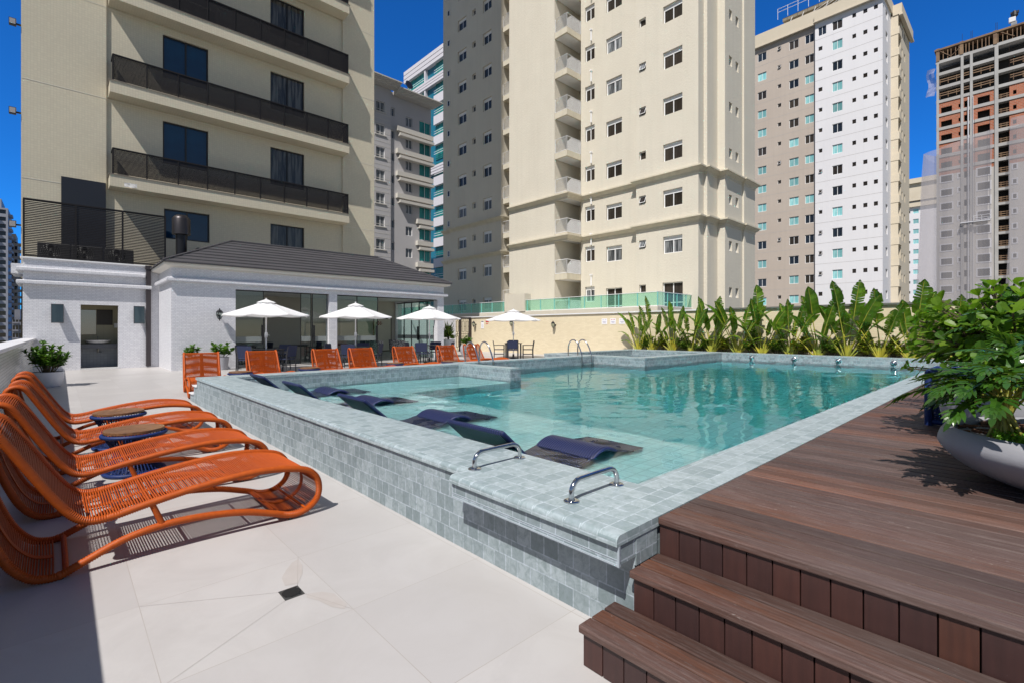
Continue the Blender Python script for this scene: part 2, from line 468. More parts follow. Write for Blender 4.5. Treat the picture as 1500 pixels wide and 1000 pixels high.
# ================================================================== WOODEN DECK AND STEPS
def woodmat(name, c1, c2, c3):
    n = NT(name); b = n.b
    r = n.island()
    c = n.mix(r, c1, c2)
    c = n.mix(n.math('GREATER_THAN', n.math('FRACT', n.math('MULTIPLY', r, 17.3)), .72), c, c3)
    g = n.noise(9, 6, .65, stretch=(6,.35,6))
    c = n.mix(n.ramp(g, .40, .72), c, n.mix(.65, c, (.022,.014,.012)))
    cr = n.ramp(n.noise(16, 6, .7, stretch=(9,.12,9)), .60, .68)
    c = n.mix(n.math('MULTIPLY', cr, .7), c, (.020,.012,.010))
    sc = n.math('MULTIPLY', n.ramp(n.noise(48, 5, .75, stretch=(1.6,.5,1.6)), .62, .72), n.ramp(n.noise(1.3, 3), .42, .62))
    c = n.mix(n.math('MULTIPLY', sc, .85), c, (.42,.36,.34))
    w = n.ramp(n.noise(.8, 4), .35, .7)
    c = n.mix(n.math('MULTIPLY', w, .7), c, (.120,.086,.078))
    c = n.mix(n.math('MULTIPLY', n.ramp(n.noise(30, 6, .8, stretch=(3.,.18,3.)), .47, .68), .62), c, (.19,.145,.135))
    hv = n.n('ShaderNodeHueSaturation'); n.val(hv.inputs['Color'], c); n.l(n.math('ADD', .58, n.math('MULTIPLY', n.math('FRACT', n.math('MULTIPLY', r, 5.77)), .52)), hv.inputs['Value']); c = hv.outputs[0]
    n.l(c, b.inputs['Base Color'])
    n.l(n.math('ADD', .42, n.math('MULTIPLY', g, .3)), b.inputs['Roughness'])
    b.inputs['Specular IOR Level'].default_value = .35
    n.l(n.bump(n.noise(26, 5, .6, stretch=(5,.4,5)), .25, .004), b.inputs['Normal'])
    return n.m
DECK = woodmat('deck_wood', (.118,.050,.034), (.080,.045,.038), (.165,.062,.032))
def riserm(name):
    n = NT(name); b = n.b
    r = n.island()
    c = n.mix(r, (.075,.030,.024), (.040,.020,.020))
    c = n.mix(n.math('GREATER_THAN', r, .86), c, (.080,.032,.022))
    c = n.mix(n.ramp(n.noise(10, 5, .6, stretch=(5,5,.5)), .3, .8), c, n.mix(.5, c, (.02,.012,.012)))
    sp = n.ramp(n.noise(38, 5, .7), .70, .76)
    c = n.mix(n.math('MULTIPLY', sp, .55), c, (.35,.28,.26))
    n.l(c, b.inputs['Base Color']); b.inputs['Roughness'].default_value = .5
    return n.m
RISER = riserm('riser_wood')
t = thing('wooden_deck', 'dark reddish wooden deck with two plank steps beside the pool', 'deck', (4,0,0))
r2 = random.Random(3)
b = MB()
x = 2.0; k = 0
while x < 19.2:
    w = .0985
    y = 1.16
    if k < 6 and True:
        cuts = [-.585 if 0 < k < 6 else -3.1]
    else: cuts = [1.16-r2.uniform(.8,3.2)]
    ys = [1.16]
    for c in cuts: ys.append(c)
    while ys[-1] > -7: ys.append(ys[-1]-r2.uniform(2.4,3.4))
    for a, c in zip(ys, ys[1:]):
        if x > 9 and a < -4: continue
        dz = r2.uniform(-.0012,.0012)
        b.box(x, c+.003, .466, x+w-.0085, a, .4985+dz)
    x += w; k += 1
obj('deck_boards', b, DECK, t, bevel=.005)
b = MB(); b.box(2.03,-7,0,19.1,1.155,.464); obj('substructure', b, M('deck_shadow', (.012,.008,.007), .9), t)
def risers(x, z0, z1, ytop, name):
    b = MB(); y = ytop
    while y > -6.5:
        b.box(x, y-.092, z0+.002, x+.02, y, z1); y -= .0965
    return b
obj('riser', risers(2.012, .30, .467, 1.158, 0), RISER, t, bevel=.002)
for (xa, xb, z, ytop, lab) in ((1.765, 2.010, .333, 1.160, None), (1.525, 1.783, .167, 1.240, None)):
    b = MB(); n_ = 3; w = (xb-xa)/n_
    for i in range(n_):
        y = ytop
        while y > -6.5:
            L = 3.4 if i != 1 else 2.6
            b.box(xa+i*w, max(y-L,-6.5)+.002, z-.031, xa+(i+1)*w-.0075, y, z+r2.uniform(-.001,.001)); y -= L
    o = obj('step', b, DECK, t, bevel=.005)
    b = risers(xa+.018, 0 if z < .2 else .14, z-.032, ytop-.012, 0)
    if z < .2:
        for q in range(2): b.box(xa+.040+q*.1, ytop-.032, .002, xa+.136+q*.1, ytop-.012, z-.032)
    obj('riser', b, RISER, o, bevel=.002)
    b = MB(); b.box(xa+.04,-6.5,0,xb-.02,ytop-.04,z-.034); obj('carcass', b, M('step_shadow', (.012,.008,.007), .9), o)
# ================================================================== ORANGE ROPE LOUNGERS
PROFILE = [(0,.022),(.09,.06),(.27,.135),(.46,.168),(.68,.163),(.90,.13),(1.08,.075),(1.20,.034),(1.30,.040),(1.385,.10),(1.408,.19),(1.375,.285),
           (1.27,.348),(1.0,.384),(.68,.362),(.40,.318),(.22,.283),(.12,.282),(.05,.325),(-.03,.44),(-.12,.60),(-.20,.745),(-.25,.82),(-.31,.842),(-.365,.805),(-.368,.70),(-.33,.52),(-.275,.32),(-.205,.145),(-.13,.048),(-.06,.02)]
LW = .66
def rope_rail(mb, y):
    pts = spline([(x,y,z) for x, z in PROFILE], .0060, closed=True)[:-1]
    rr = [.0200 if i % 2 else .0245 for i in range(len(pts))]
    mb.tube(pts, rr, 8, closed=True)
def lounger(label):
    t = thing('sun_lounger', label, 'sun lounger')
    for y in (-LW/2, LW/2):
        b = MB(); rope_rail(b, y); obj('side_rail', b, ORANGE, t, smooth=70)
    path = spline([(x,0,z) for x, z in PROFILE], .0132, closed=True)
    n = len(path)
    def near(x, z): return min(range(n), key=lambda i: (path[i].x-x)**2+(path[i].z-z)**2)
    i0 = near(1.10,.07); i1 = near(-.31,.842); i2 = near(.0,.022)
    if i2 < i1: i2 = n-2
    r3 = random.Random(5)
    for nm, a, c in (('woven_seat', i0, i1), ('woven_support', i1, i2)):
        b = MB()
        for i in range(a, c):
            p = path[i]; tn = (path[(i+1) % n]-path[i-1]).normalized()
            nrm = Vector((tn.z,0,-tn.x))        # outward of the loop
            e = r3.uniform(-.0008,.0008)
            sag = .004 if nm == 'woven_seat' else 0
            q = [p+Vector((0,yy,0))+tn*(e+d)-nrm*0 for yy, d in ((-LW/2,0),(-.03,.002),(.03,.002),(LW/2,0))]
            b.tube(q, .0043, 5, cap=False)
        obj(nm, b, ORANGE, t)
    # flat band that ties the cords along the middle, and the cross bars under them
    b = MB()
    for a, c in ((i0, i2),):
        vs = []; fs = []
        for i in range(a, c):
            p = path[i]; tn = (path[(i+1) % n]-path[i-1]).normalized(); nrm = Vector((tn.z,0,-tn.x))
            q = p - nrm*.0055
            for yy in (-.026,.026):
                vs.append(q+Vector((0,yy,0))); vs.append(q-nrm*.004+Vector((0,yy,0)))
        k = c-a
        for i in range(k-1):
            o = i*4
            fs += [(o,o+2,o+6,o+4),(o+1,o+5,o+7,o+3),(o,o+4,o+5,o+1),(o+2,o+3,o+7,o+6)]
        b.add(vs, fs)
    obj('centre_band', b, ORANGE, t)
    for (x, z) in ((1.30,.06),(1.37,.27),(1.06,.374),(.74,.362),(.40,.312),(.12,.29),(-.115,.575),(-.33,.50)):
        i = near(x, z); p = path[i]
        tn = (path[(i+1) % n]-path[i-1]).normalized(); nrm = Vector((tn.z,0,-tn.x))
        q = p - nrm*.014
        b = MB(); b.tube([q+Vector((0,-LW/2,0)), q+Vector((0,LW/2,0))], .0095, 8); obj('cross_bar', b, ORANGE, t, smooth=60)
    for x, z in ((.02,.03),(1.13,.055)):
        b = MB(); b.tube([(x,-LW/2,z),(x,LW/2,z)], .014, 8); obj('base_bar', b, ORANGE, t, smooth=60)
    for y in (-LW/2, LW/2):
        b = MB(); b.tube([(.40,y,.31),(.455,y,.165)], [.016,.0175], 8); obj('strut', b, ORANGE, t, smooth=60)
        for x in (.0,1.2):
            b = MB(); b.cyl((x,y,0),(x,y,.018),.012,10); obj('foot', b, BLACK, t)
    return t
proto = lounger('orange rope lounger in the parapet row, the one beside the floor drain')
proto['group'] = 'orange loungers'
place(proto, (0,3.93,0), .012)
for y, lab in ((5.14,'orange rope lounger in the parapet row, second from the floor drain'),
               (6.53,'orange rope lounger between the two wood topped side tables'),
               (7.93,'orange rope lounger in the parapet row, next to the potted shrub')):
    dup(proto, (rnd.uniform(-.03,.02),y,0), rnd.uniform(-.02,.02), lab)
for (x, y, rz, lab) in ((2.33,12.62,-.10,'first orange lounger of the poolside row, at the end by the white pool steps'),
                   (3.68,12.80,.0,'second orange lounger of the poolside row, counted from the white pool steps'),
                   (5.30,12.85,.02,'third orange lounger of the poolside row, counted from the white pool steps'),
                   (6.32,12.85,.02,'fourth orange lounger of the poolside row, counted from the white pool steps'),
                   (7.92,13.2,.03,'fifth orange lounger of the poolside row, counted from the white pool steps'),
                   (9.62,13.3,.06,'sixth orange lounger of the poolside row, counted from the white pool steps'),
                   (11.10,13.75,.08,'last orange lounger of the poolside row, behind the arched ladder')):
    dup(proto, (x,y,0), -PI/2+rz, lab)

# ================================================================== ROPE SIDE TABLES
WOODTOP = M('teak_top', (.25,.125,.055), .45, (.105,.05,.024), 9, 5, stretch=(.5,6,6), bump=.15, bscale=60, island=.5)
def side_table(label):
    t = thing('side_table', label, 'side table', group='rope side tables')
    b = MB()
    for i in range(5):
        x0 = -.235+i*.094; x1 = x0+.0925
        xs = [x0+(x1-x0)*k/6 for k in range(7)]
        up = [(x, math.sqrt(max(0,.235**2-x*x))) for x in xs]
        poly = [(x,-y) for x, y in up]+[(x,y) for x, y in reversed(up)]
        poly = [p for k, p in enumerate(poly) if k == 0 or (Vector(p)-Vector(poly[k-1])).length > 1e-5]
        if (Vector(poly[0])-Vector(poly[-1])).length < 1e-5: poly.pop()
        b.prism(poly, 'z', .393, .42)
    obj('table_top', b, WOODTOP, t, bevel=.003)
    for z, r in ((.372,.242),(.022,.228)):
        b = MB()
        m = 150
        pts = [(r*math.cos(2*PI*i/m), r*math.sin(2*PI*i/m), z) for i in range(m)]
        b.tube(pts, [.0165 if i % 2 else .0195 for i in range(m)], 8, closed=True); obj('ring', b, NAVYROPE, t, smooth=70)
    b = MB(); m = 46
    for i in range(m):
        a = 2*PI*i/m
        pr = [(.236,.37),(.185,.28),(.155,.20),(.18,.11),(.226,.03)]
        b.tube([(r*math.cos(a+.25*(.37-z)), r*math.sin(a+.25*(.37-z)), z) for r, z in pr], .0048, 5, cap=False)
    obj('cord_body', b, NAVYROPE, t)
    b = MB()
    for i in range(20):
        a = 2*PI*i/20; b.tube([(.226*math.cos(a),.226*math.sin(a),.024),(.226*math.cos(a+2.6),.226*math.sin(a+2.6),.024)], .0042, 5)
    obj('cord_base', b, NAVYROPE, t)
    b = MB(); b.lathe([(.15,.19),(.162,.2),(.15,.21)], 24); obj('waist_ring', b, NAVYROPE, t)
    return t
st = side_table('navy rope side table with a round wood top, closer to the floor drain')
place(st, (.52,5.84,0), .3)
for x, y, rz, lab in ((.50,7.22,1.2,'navy rope side table with a planked wood top, one lounger further from the drain'),
                 (3.02,12.35,0,'small navy rope table between the first two loungers of the poolside row'),
                 (4.62,12.45,.6,'small navy rope table before the third lounger of the poolside row'),
                 (7.12,12.6,.2,'small navy rope table between the fourth and fifth poolside loungers'),
                 (8.78,12.2,.2,'small navy rope table between the fifth and sixth poolside loungers')):
    dup(st, (x,y,0), rz, lab)

# ================================================================== NAVY IN-POOL LOUNGERS
n = NT('navy_resin'); 
w = n.n('ShaderNodeTexWave', wave_type='BANDS', bands_direction='Y'); n.l(n.coord(), w.inputs['Vector']); w.inputs['Scale'].default_value = 12; w.inputs['Distortion'].default_value = .3
w2 = n.n('ShaderNodeTexWave', wave_type='BANDS', bands_direction='X'); n.l(n.coord(), w2.inputs['Vector']); w2.inputs['Scale'].default_value = 34
hh = n.math('MULTIPLY', w.outputs[0], n.math('ADD', .6, n.math('MULTIPLY', w2.outputs[0], .4)))
n.l(n.mix(hh, (.005,.009,.036), (.013,.023,.115)), n.b.inputs['Base Color'])
n.b.inputs['Roughness'].default_value = .38; n.l(n.bump(hh, .8, .006), n.b.inputs['Normal'])
NAVYRESIN = n.m
def ribbon(mb, prof, th, w):
    pts = [Vector(p) for p in prof]; k = len(pts); up = []; dn = []
    for i in range(k):
        t = (pts[min(i+1,k-1)]-pts[max(i-1,0)]).normalized(); nn = Vector((-t.z,0,t.x))
        up.append(pts[i]+nn*th/2); dn.append(pts[i]-nn*th/2)
    vs = []; 
    for i in range(k):
        for q in (up[i], dn[i]):
            for yy in (-w/2, w/2): vs.append(q+Vector((0,yy,0)))
    fs = []
    for i in range(k-1):
        o = i*4; p = o+4
        fs += [(o,p,p+1,o+1),(o+2,o+3,p+3,p+2),(o,o+2,p+2,p),(o+1,p+1,p+3,o+3)]
    fs += [(0,1,3,2),(4*k-4,4*k-2,4*k-1,4*k-3)]
    mb.add(vs, fs)
t = thing('pool_lounger', 'navy in-pool lounger by the grab bars, its ribbed knee hump above the water', 'pool lounger', (0,0,0), 'navy loungers lying in the pool')
b = MB(); ribbon(b, spline([(-.68,0,.605),(-.40,0,.36),(-.09,0,.085),(-.02,0,.03)], .05), .042, .71); obj('backrest', b, NAVYRESIN, t, smooth=50, bevel=.018)
b = MB(); ribbon(b, spline([(-.02,0,.025),(.14,0,.02),(.27,0,.08),(.42,0,.215),(.56,0,.268),(.70,0,.248),(.84,0,.17),(1.0,0,.085),(1.24,0,.035)], .03), .042, .71); obj('seat', b, NAVYRESIN, t, smooth=50, bevel=.018)
b = MB()
for x in (.1,1.1):
    b.box(x,-.28,-.10,x+.06,-.22,.03); b.box(x,.22,-.10,x+.06,.28,.03)
obj('base', b, NAVYRESIN, t)
place(t, (3.05,2.99,0))
for y, lab in ((5.25,'navy in-pool lounger, second from the grab bars'),
               (7.20,'navy in-pool lounger, third from the grab bars'),
               (8.86,'navy in-pool lounger, the far one by the orange lounger row')):
    dup(t, (3.08,y,0), rnd.uniform(-.02,.02), lab)

# ================================================================== DINING SETS
def chair(label):
    t = thing('dining_chair', label, 'chair', group='navy dining chairs')
    def leg(x, y, h):
        b = MB(); b.tube([(x,y,0),(x,y,h)], .017, 8); obj('leg', b, DARKGREY, t, smooth=60)
    for x in (-.25,.25):
        leg(x,-.24,.63); 
        b = MB(); b.tube(spline([(x,.25,0),(x,.24,.43),(x,.30,.86)], .06), .017, 8); obj('leg', b, DARKGREY, t, smooth=60)
        b = MB(); b.box(x-.025,-.27,.625,x+.025,.27,.645); obj('armrest', b, DARKGREY, t, bevel=.006)
    b = MB(); b.box(-.235,-.25,.41,.235,.24,.44); obj('seat', b, NAVYFAB, t, bevel=.01)
    b = MB(); ribbon(b, [(.245,0,.50),(.27,0,.66),(.30,0,.86)], .022, .47); 
    o = obj('backrest', b, NAVYFAB, t); 
    for v in o.data.vertices: v.co = (v.co.y, v.co.x, v.co.z)
    b = MB(); b.tube([(-.25,-.24,.20),(-.25,.245,.20)], .011, 6); b.tube([(.25,-.24,.20),(.25,.245,.20)], .011, 6); obj('stretcher', b, DARKGREY, t)
    return t
def table(label):
    t = thing('dining_table', label, 'table', group='dark square terrace tables')
    b = MB()
    for i in range(8): b.box(-.42+i*.105,-.42,.715,-.42+i*.105+.1,.42,.738)
    obj('table_top', b, DARKGREY, t, bevel=.003)
    for x in (-.36,.36):
        for y in (-.36,.36):
            b = MB(); b.tube([(x,y,0),(x,y,.715)], .022, 8); obj('leg', b, DARKGREY, t, smooth=60)
    b = MB(); b.box(-.38,-.38,.67,.38,-.345,.712); b.box(-.38,.345,.67,.38,.38,.712); obj('apron', b, DARKGREY, t)
    return t
CANVAS = M('white_canvas', (.80,.80,.81), .85, (.74,.74,.76), 5, bump=.25, bscale=14, bdist=.01)
def canvas_mat():
    n = NT('white_canvas_thin'); n.b.inputs['Base Color'].default_value = (.80,.80,.82,1); n.b.inputs['Roughness'].default_value = .85
    tl = n.n('ShaderNodeBsdfTranslucent'); tl.inputs[0].default_value = (.8,.8,.8,1)
    n.l(n.bump(n.noise(9, 3), .35, .02), n.b.inputs['Normal'])
    mx = n.n('ShaderNodeMixShader'); mx.inputs[0].default_value = .3; n.l(n.b.outputs[0], mx.inputs[1]); n.l(tl.outputs[0], mx.inputs[2]); n.l(mx.outputs[0], n.out.inputs[0])
    return n.m
CANVAS = canvas_mat()
def umbrella(label):
    t = thing('parasol', label, 'parasol', group='white parasols')
    R_ = 1.36; zt, zr = 2.355, 1.86
    b = MB(); m = 8; k = 7; sub = 4
    vs = []; fs = []
    N = m*sub
    for j in range(k+1):
        f = .16+.84*j/k
        for i in range(N):
            a = 2*PI*i/N; s_ = (i % sub)/sub
            rr = R_*f*math.cos(PI/m)/math.cos(((a+PI/m*0) % (2*PI/m))-PI/m)
            sag = math.sin(PI*s_)*.045*f
            z = zt-(zt-zr)*(f**.93) - sag - (.02*math.sin(PI*f))
            if j == k: z += .0
            vs.append((rr*math.cos(a), rr*math.sin(a), z))
    for j in range(k):
        for i in range(N):
            i2 = (i+1) % N
            fs.append((j*N+i, j*N+i2, (j+1)*N+i2, (j+1)*N+i))
    # hanging hem
    base = k*N
    for i in range(N):
        x, y, z = vs[base+i]; vs.append((x*1.004, y*1.004, z-.022-.006*math.sin(i*1.7)))
    for i in range(N):
        i2 = (i+1) % N; fs.append((base+i, base+i2, base+N+i2, base+N+i))
    b.add(vs, fs); obj('canopy', b, CANVAS, t, smooth=25)
    b = MB(); vs = [(0,0,2.385)]; fs = []
    for i in range(N):
        a = 2*PI*i/N; s_ = (i % sub)/sub; vs.append((.30*math.cos(a), .30*math.sin(a), 2.272-math.sin(PI*s_)*.015))
    for i in range(N): fs.append((0, 1+i, 1+(i+1) % N))
    b.add(vs, fs); obj('vent_cap', b, CANVAS, t, smooth=25)
    b = MB()
    for i in range(m):
        a = 2*PI*i/m; b.tube([(.03*math.cos(a),.03*math.sin(a),2.30),(R_*.98*math.cos(a),R_*.98*math.sin(a),zr-.012)], .008, 5)
        b.tube([(.04*math.cos(a),.04*math.sin(a),1.85),(.68*math.cos(a),.68*math.sin(a),2.055)], .007, 5)
    obj('rib_frame', b, WHITE_METAL, t)
    b = MB(); b.cyl((0,0,.03),(0,0,2.39),.021,12); b.lathe([(.0,2.42),(.03,2.41),(.02,2.38)],12); obj('pole', b, WHITE_METAL, t, smooth=50)
    b = MB(); b.lathe([(.022,1.10),(.042,1.12),(.048,1.2),(.042,1.27),(.022,1.29)], 14); b.tube([(.04,0,1.19),(.11,0,1.19),(.12,0,1.16)], .008, 6); obj('crank_box', b, WHITE_METAL, t, smooth=50)
    b = MB(); b.lathe([(.25,0),(.25,.04),(.22,.06),(.05,.07),(.045,.2),(.024,.21)], 24); obj('base', b, DARKGREY, t, smooth=40)
    return t
U = [(5.0,17.3,.20),(8.12,17.3,.05),(11.4,17.3,.35),(16.27,17.3,.12)]
where = ['by the pavilion lamp', 'before the middle pavilion pillar', 'before the end pavilion pillar', 'by the cream wall']
um = umbrella('white parasol standing '+where[0]); ta = table('dark square table under the parasol '+where[0]); ch = chair('navy chair')
nth = ['one', 'another', 'a third', 'a fourth']
for i, (x, y, rz) in enumerate(U):
    sr = (.62,.80,.70,.76)[i]
    if i == 0: place(um, (x,y,0), rz); place(ta, (x,y,0), sr)
    else: dup(um, (x,y,0), rz, 'white parasol standing '+where[i]); dup(ta, (x,y,0), sr, 'dark square table under the parasol '+where[i])
    for k, (dx, dy, r) in enumerate(((-.72,0,PI/2),(.74,.05,-PI/2),(.02,.74,0),(.05,-.70,PI))):
        side = ('annex side', 'gate side', 'rear side', 'pool side')[k] + ' of the table under the parasol '+where[i]
        jit = rnd.uniform(-.12,.12)+sr
        dx, dy = dx*math.cos(sr)-dy*math.sin(sr), dx*math.sin(sr)+dy*math.cos(sr)
        lab = 'navy chair, '+side
        if i == 0 and k == 0: place(ch, (x+dx,y+dy,0), r+jit, lab)
        else: dup(ch, (x+dx+rnd.uniform(-.05,.05),y+dy,0), r+jit, lab)

# navy rope chair on the deck, mostly behind the planter
t = thing('rope_chair', 'navy rope armchair on the deck behind the grey planter', 'armchair', (5.9,.85,.5))
def ropebox(mb, pts, r): mb.tube(pts, [r*.88 if i % 2 else r for i in range(len(pts))], 8)
for (x, y, rr, nm) in ((5.56,1.12,.034,'leg'),(6.16,1.12,.034,'leg'),(6.16,.58,.034,'leg'),(5.56,.58,.034,'leg')):
    b = MB(); ropebox(b, spline([(x,y,.5),(x-.01,y,.72),(x+.02,y,.98)], .008), rr); obj(nm, b, NAVYROPE, t, smooth=70)
b = MB()
for i in range(26):
    y = .59+i*.0208; b.tube([(5.57,y,.53),(5.56,y,.97)], .006, 5)
for i in range(22): b.tube([(5.565,.58,.545+i*.019),(5.565,1.12,.545+i*.019)], .005, 5)
obj('woven_panel', b, NAVYROPE, t)
b = MB()
for i in range(26): b.tube([(5.57+i*.0235,.58,.53),(5.57+i*.0235,.58,.97)], .0058, 5)
obj('woven_panel', b, NAVYROPE, t)
b = MB()
for p, q in (((5.56,1.12),(6.16,1.12)),((5.56,.58),(6.16,.58)),((5.56,1.12),(5.56,.58)),((6.16,1.12),(6.16,.58))):
    for z in (.53,.98):
        b = MB(); ropebox(b, [Vector((*p,z)).lerp(Vector((*q,z)), i/60) for i in range(61)], .024); obj('rail', b, NAVYROPE, t, smooth=70)
b = MB(); b.box(5.60,.62,.86,6.12,1.08,.94); obj('seat_cushion', b, NAVYFAB, t, bevel=.02)
t.location = (t.location.x+.19, t.location.y-.50, t.location.z)

# ================================================================== WALL LAMPS, SIGNS, GATE
LAMPGLASS = glassy('lamp_glass', (.80,.86,.82), 1.45, .05)
def wall_lamp(label):
    # hangs off a wall that faces local -y at y = 0
    t = thing('wall_lamp', label, 'wall lamp', group='black lantern wall lamps')
    b = MB(); b.lathe([(.0,.0),(.055,.0),(.055,.012),(.03,.02)], 14); o = obj('backplate', b, BLACK, t); 
    for v in o.data.vertices: v.co = (v.co.x, -v.co.z, v.co.y+.02)
    b = MB(); b.tube(spline([(0,-.015,.02),(0,-.10,.06),(0,-.17,.20),(0,-.20,.27)], .02), .010, 8); obj('arm', b, BLACK, t)
    b = MB(); b.lathe([(.10,.10),(.112,.11),(.095,.155),(.06,.195),(.02,.215),(.014,.25),(.0,.27)], 6, (0,-.20,0)); obj('cap', b, BLACK, t)
    b = MB(); b.lathe([(.048,-.105),(.10,.02),(.098,.10)], 6, (0,-.20,0)); obj('lamp_glass', b, LAMPGLASS, t)
    b = MB()
    for i in range(6):
        a = 2*PI*i/6; ca, sa = math.cos(a), math.sin(a)
        b.tube([(.050*ca,-.20+.050*sa,-.105),(.103*ca,-.20+.103*sa,.02),(.101*ca,-.20+.101*sa,.10)], .007, 5)
    b.lathe([(.0,-.19),(.012,-.17),(.02,-.13),(.055,-.105),(.052,-.095),(.0,-.095)], 10, (0,-.20,0))
    b.cyl((0,-.2,-.1),(0,-.2,.02),.012,8)
    obj('cage', b, BLACK, t)
    return t
wl = wall_lamp('black lantern lamp on the white pavilion wall'); place(wl, (4.09,19.597,1.86))
dup(wl, (20.197,25.1,1.72), -PI/2, 'black lantern lamp on the cream wall beside the metal gate')
dup(wl, (20.197,21.45,1.75), -PI/2, 'black lantern lamp on the cream wall behind the parasol pole')
dup(wl, (20.197,18.05,1.62), -PI/2, 'black lantern lamp in the middle of the bare cream wall')
SIGNW = M('sign_white', (.78,.77,.80), .5); SIGNTXT = M('sign_text', (.42,.40,.50), .6); SIGNRED = M('sign_red', (.55,.05,.06), .5)
def sign(label, y, z, w, h, kind):
    t = thing('wall_sign', label, 'sign', (20.19,y,z), 'small signs on the cream wall')
    if kind != 'red':
        b = MB(); b.box(20.185,y-w/2,z-h/2,20.197,y+w/2,z+h/2); obj('board', b, SIGNW, t)
    b = MB(); bt = MB()
    if kind == 'white':
        for k in range(5):
            if k != 2: b.box(20.182,y-w*.36+k*w*.15,z+h*.22,20.1845,y-w*.36+k*w*.15+w*.11,z+h*.34)
        for r_ in range(3): bt.box(20.182,y-w*(.36-.06*r_),z-h*(.02+.11*r_)-.01,20.1845,y+w*(.36-.08*r_),z-h*(.02+.11*r_)+.008)
        obj('heading', b, SIGNRED if label.startswith('middle') else SIGNTXT, t); obj('text_line', bt, SIGNTXT, t)
    elif kind == 'notice':
        b.box(20.182,y-w*.4,z+h*.36,20.1845,y+w*.4,z+h*.46)
        for r_ in range(3): bt.box(20.182,y-w*.3,z-h*(.05+.13*r_)-.01,20.1845,y+w*.3,z-h*(.05+.13*r_)+.01)
        obj('heading', b, BLACK, t); obj('text_line', bt, SIGNTXT, t)
    else:
        for k in range(4): b.box(20.19,y-w/2+k*w/4,z+(.02 if k % 2 else 0),20.197,y-w/2+k*w/4+w*.22,z+h*.5)
        b.box(20.19,y-w*.3,z-h*.42,20.197,y+w*.4,z-h*.26)
        obj('lettering', b, SIGNRED, t)
sign('first small white sign beside the palms, counted from the lantern', 14.72, 1.80, .33, .28, 'white')
sign('middle small white sign with a red mark beside the palms', 14.20, 1.80, .33, .28, 'white')
sign('small white sign partly behind a palm leaf', 13.67, 1.80, .33, .28, 'white')
sign('white notice with a dark heading beside the gate lamp', 24.42, 1.72, .28, .50, 'notice')
sign('small red lettered sign next to the gate notice', 23.95, 1.86, .30, .26, 'red')

t = thing('metal_gate', 'dark metal gate of nested rectangles beside the cream wall', 'gate', (19.3,25.6,0))
GATE = M('gate_brown', (.030,.022,.020), .5)
gx0, gx1, gy = 18.40, 20.16, 25.6
b = MB()
for x in (gx0, gx0+.78, gx1-.16): b.box(x,gy-.05,0,x+.16,gy+.05,2.22)
b.box(gx0,gy-.045,2.14,gx1,gy+.045,2.215)
obj('post', b, GATE, t)
def nested(x0, x1, nm):
    b = MB(); w = x1-x0
    for zc in (.62,1.60):
        for k in range(2 if w > .5 else 1):
            cx = x0+w*(k+.5)/(2 if w > .5 else 1); hw = .085; hh = .36
            for (a0,z0,a1,z1) in ((cx-hw,zc-hh,cx-hw+.022,zc+hh),(cx+hw-.022,zc-hh,cx+hw,zc+hh),(cx-hw,zc-hh,cx+hw,zc-hh+.022),(cx-hw,zc+hh-.022,cx+hw,zc+hh)):
                b.box(a0,gy-.014,z0,a1,gy+.014,z1)
            b.box(cx-.011,gy-.012,zc+hh,cx+.011,gy+.012,zc+.49); b.box(cx-.011,gy-.012,zc-.49,cx+.011,gy+.012,zc-hh)
            b.box(x0+w*k/(2 if w > .5 else 1),gy-.011,zc-.01,cx-hw,gy+.011,zc+.012); b.box(cx+hw,gy-.011,zc-.01,x0+w*(k+1)/(2 if w > .5 else 1),gy+.011,zc+.012)
    b.box(x0,gy-.016,1.10,x1,gy+.016,1.125); b.box(x0,gy-.016,.08,x1,gy+.016,.11)
    if w > .5: b.box((x0+x1)/2-.01,gy-.013,.1,(x0+x1)/2+.01,gy+.013,2.14)
    obj(nm, b, GATE, t)
nested(gx0+.16, gx0+.78, 'panel'); nested(gx0+.94, gx1-.16, 'gate_leaf')
b = MB(); b.box(14.2,24.9,-.29,18.38,25.15,2.20)
o = obj('boundary_wall', b, TILE_WHITE); tag(o, 'white tiled wall between the pavilion and the metal gate', 'wall')
# ================================================================== BUILDING HELPERS
def wallface(mb, axis, p, a0, a1, z0, z1, ops=(), depth=.18, mi=0):
    """wall sheet in the plane axis=p with real openings and their reveals; depth is signed, towards the inside"""
    def P(a, z, d=0.): return (p+d, a, z) if axis == 'X' else (a, p+d, z)
    ops = [o for o in ops if o[1] > a0 and o[0] < a1 and o[3] > z0 and o[2] < z1]
    zs = sorted({z0, z1} | {max(z0, min(z1, q)) for o in ops for q in (o[2], o[3])})
    for za, zb in zip(zs, zs[1:]):
        cut = sorted((o[0], o[1]) for o in ops if o[2] < (za+zb)/2 < o[3])
        a = a0
        for s_, e in cut:
            if s_ > a+1e-6: mb.quad(P(a,za), P(s_,za), P(s_,zb), P(a,zb), mi=mi)
            a = max(a, e)
        if a < a1-1e-6: mb.quad(P(a,za), P(a1,za), P(a1,zb), P(a,zb), mi=mi)
    for (s_, e, za, zb) in ops:
        mb.quad(P(s_,za), P(s_,zb), P(s_,zb,depth), P(s_,za,depth), mi=mi)
        mb.quad(P(e,za), P(e,za,depth), P(e,zb,depth), P(e,zb), mi=mi)
        mb.quad(P(s_,zb), P(e,zb), P(e,zb,depth), P(s_,zb,depth), mi=mi)
        mb.quad(P(s_,za), P(s_,za,depth), P(e,za,depth), P(e,za), mi=mi)

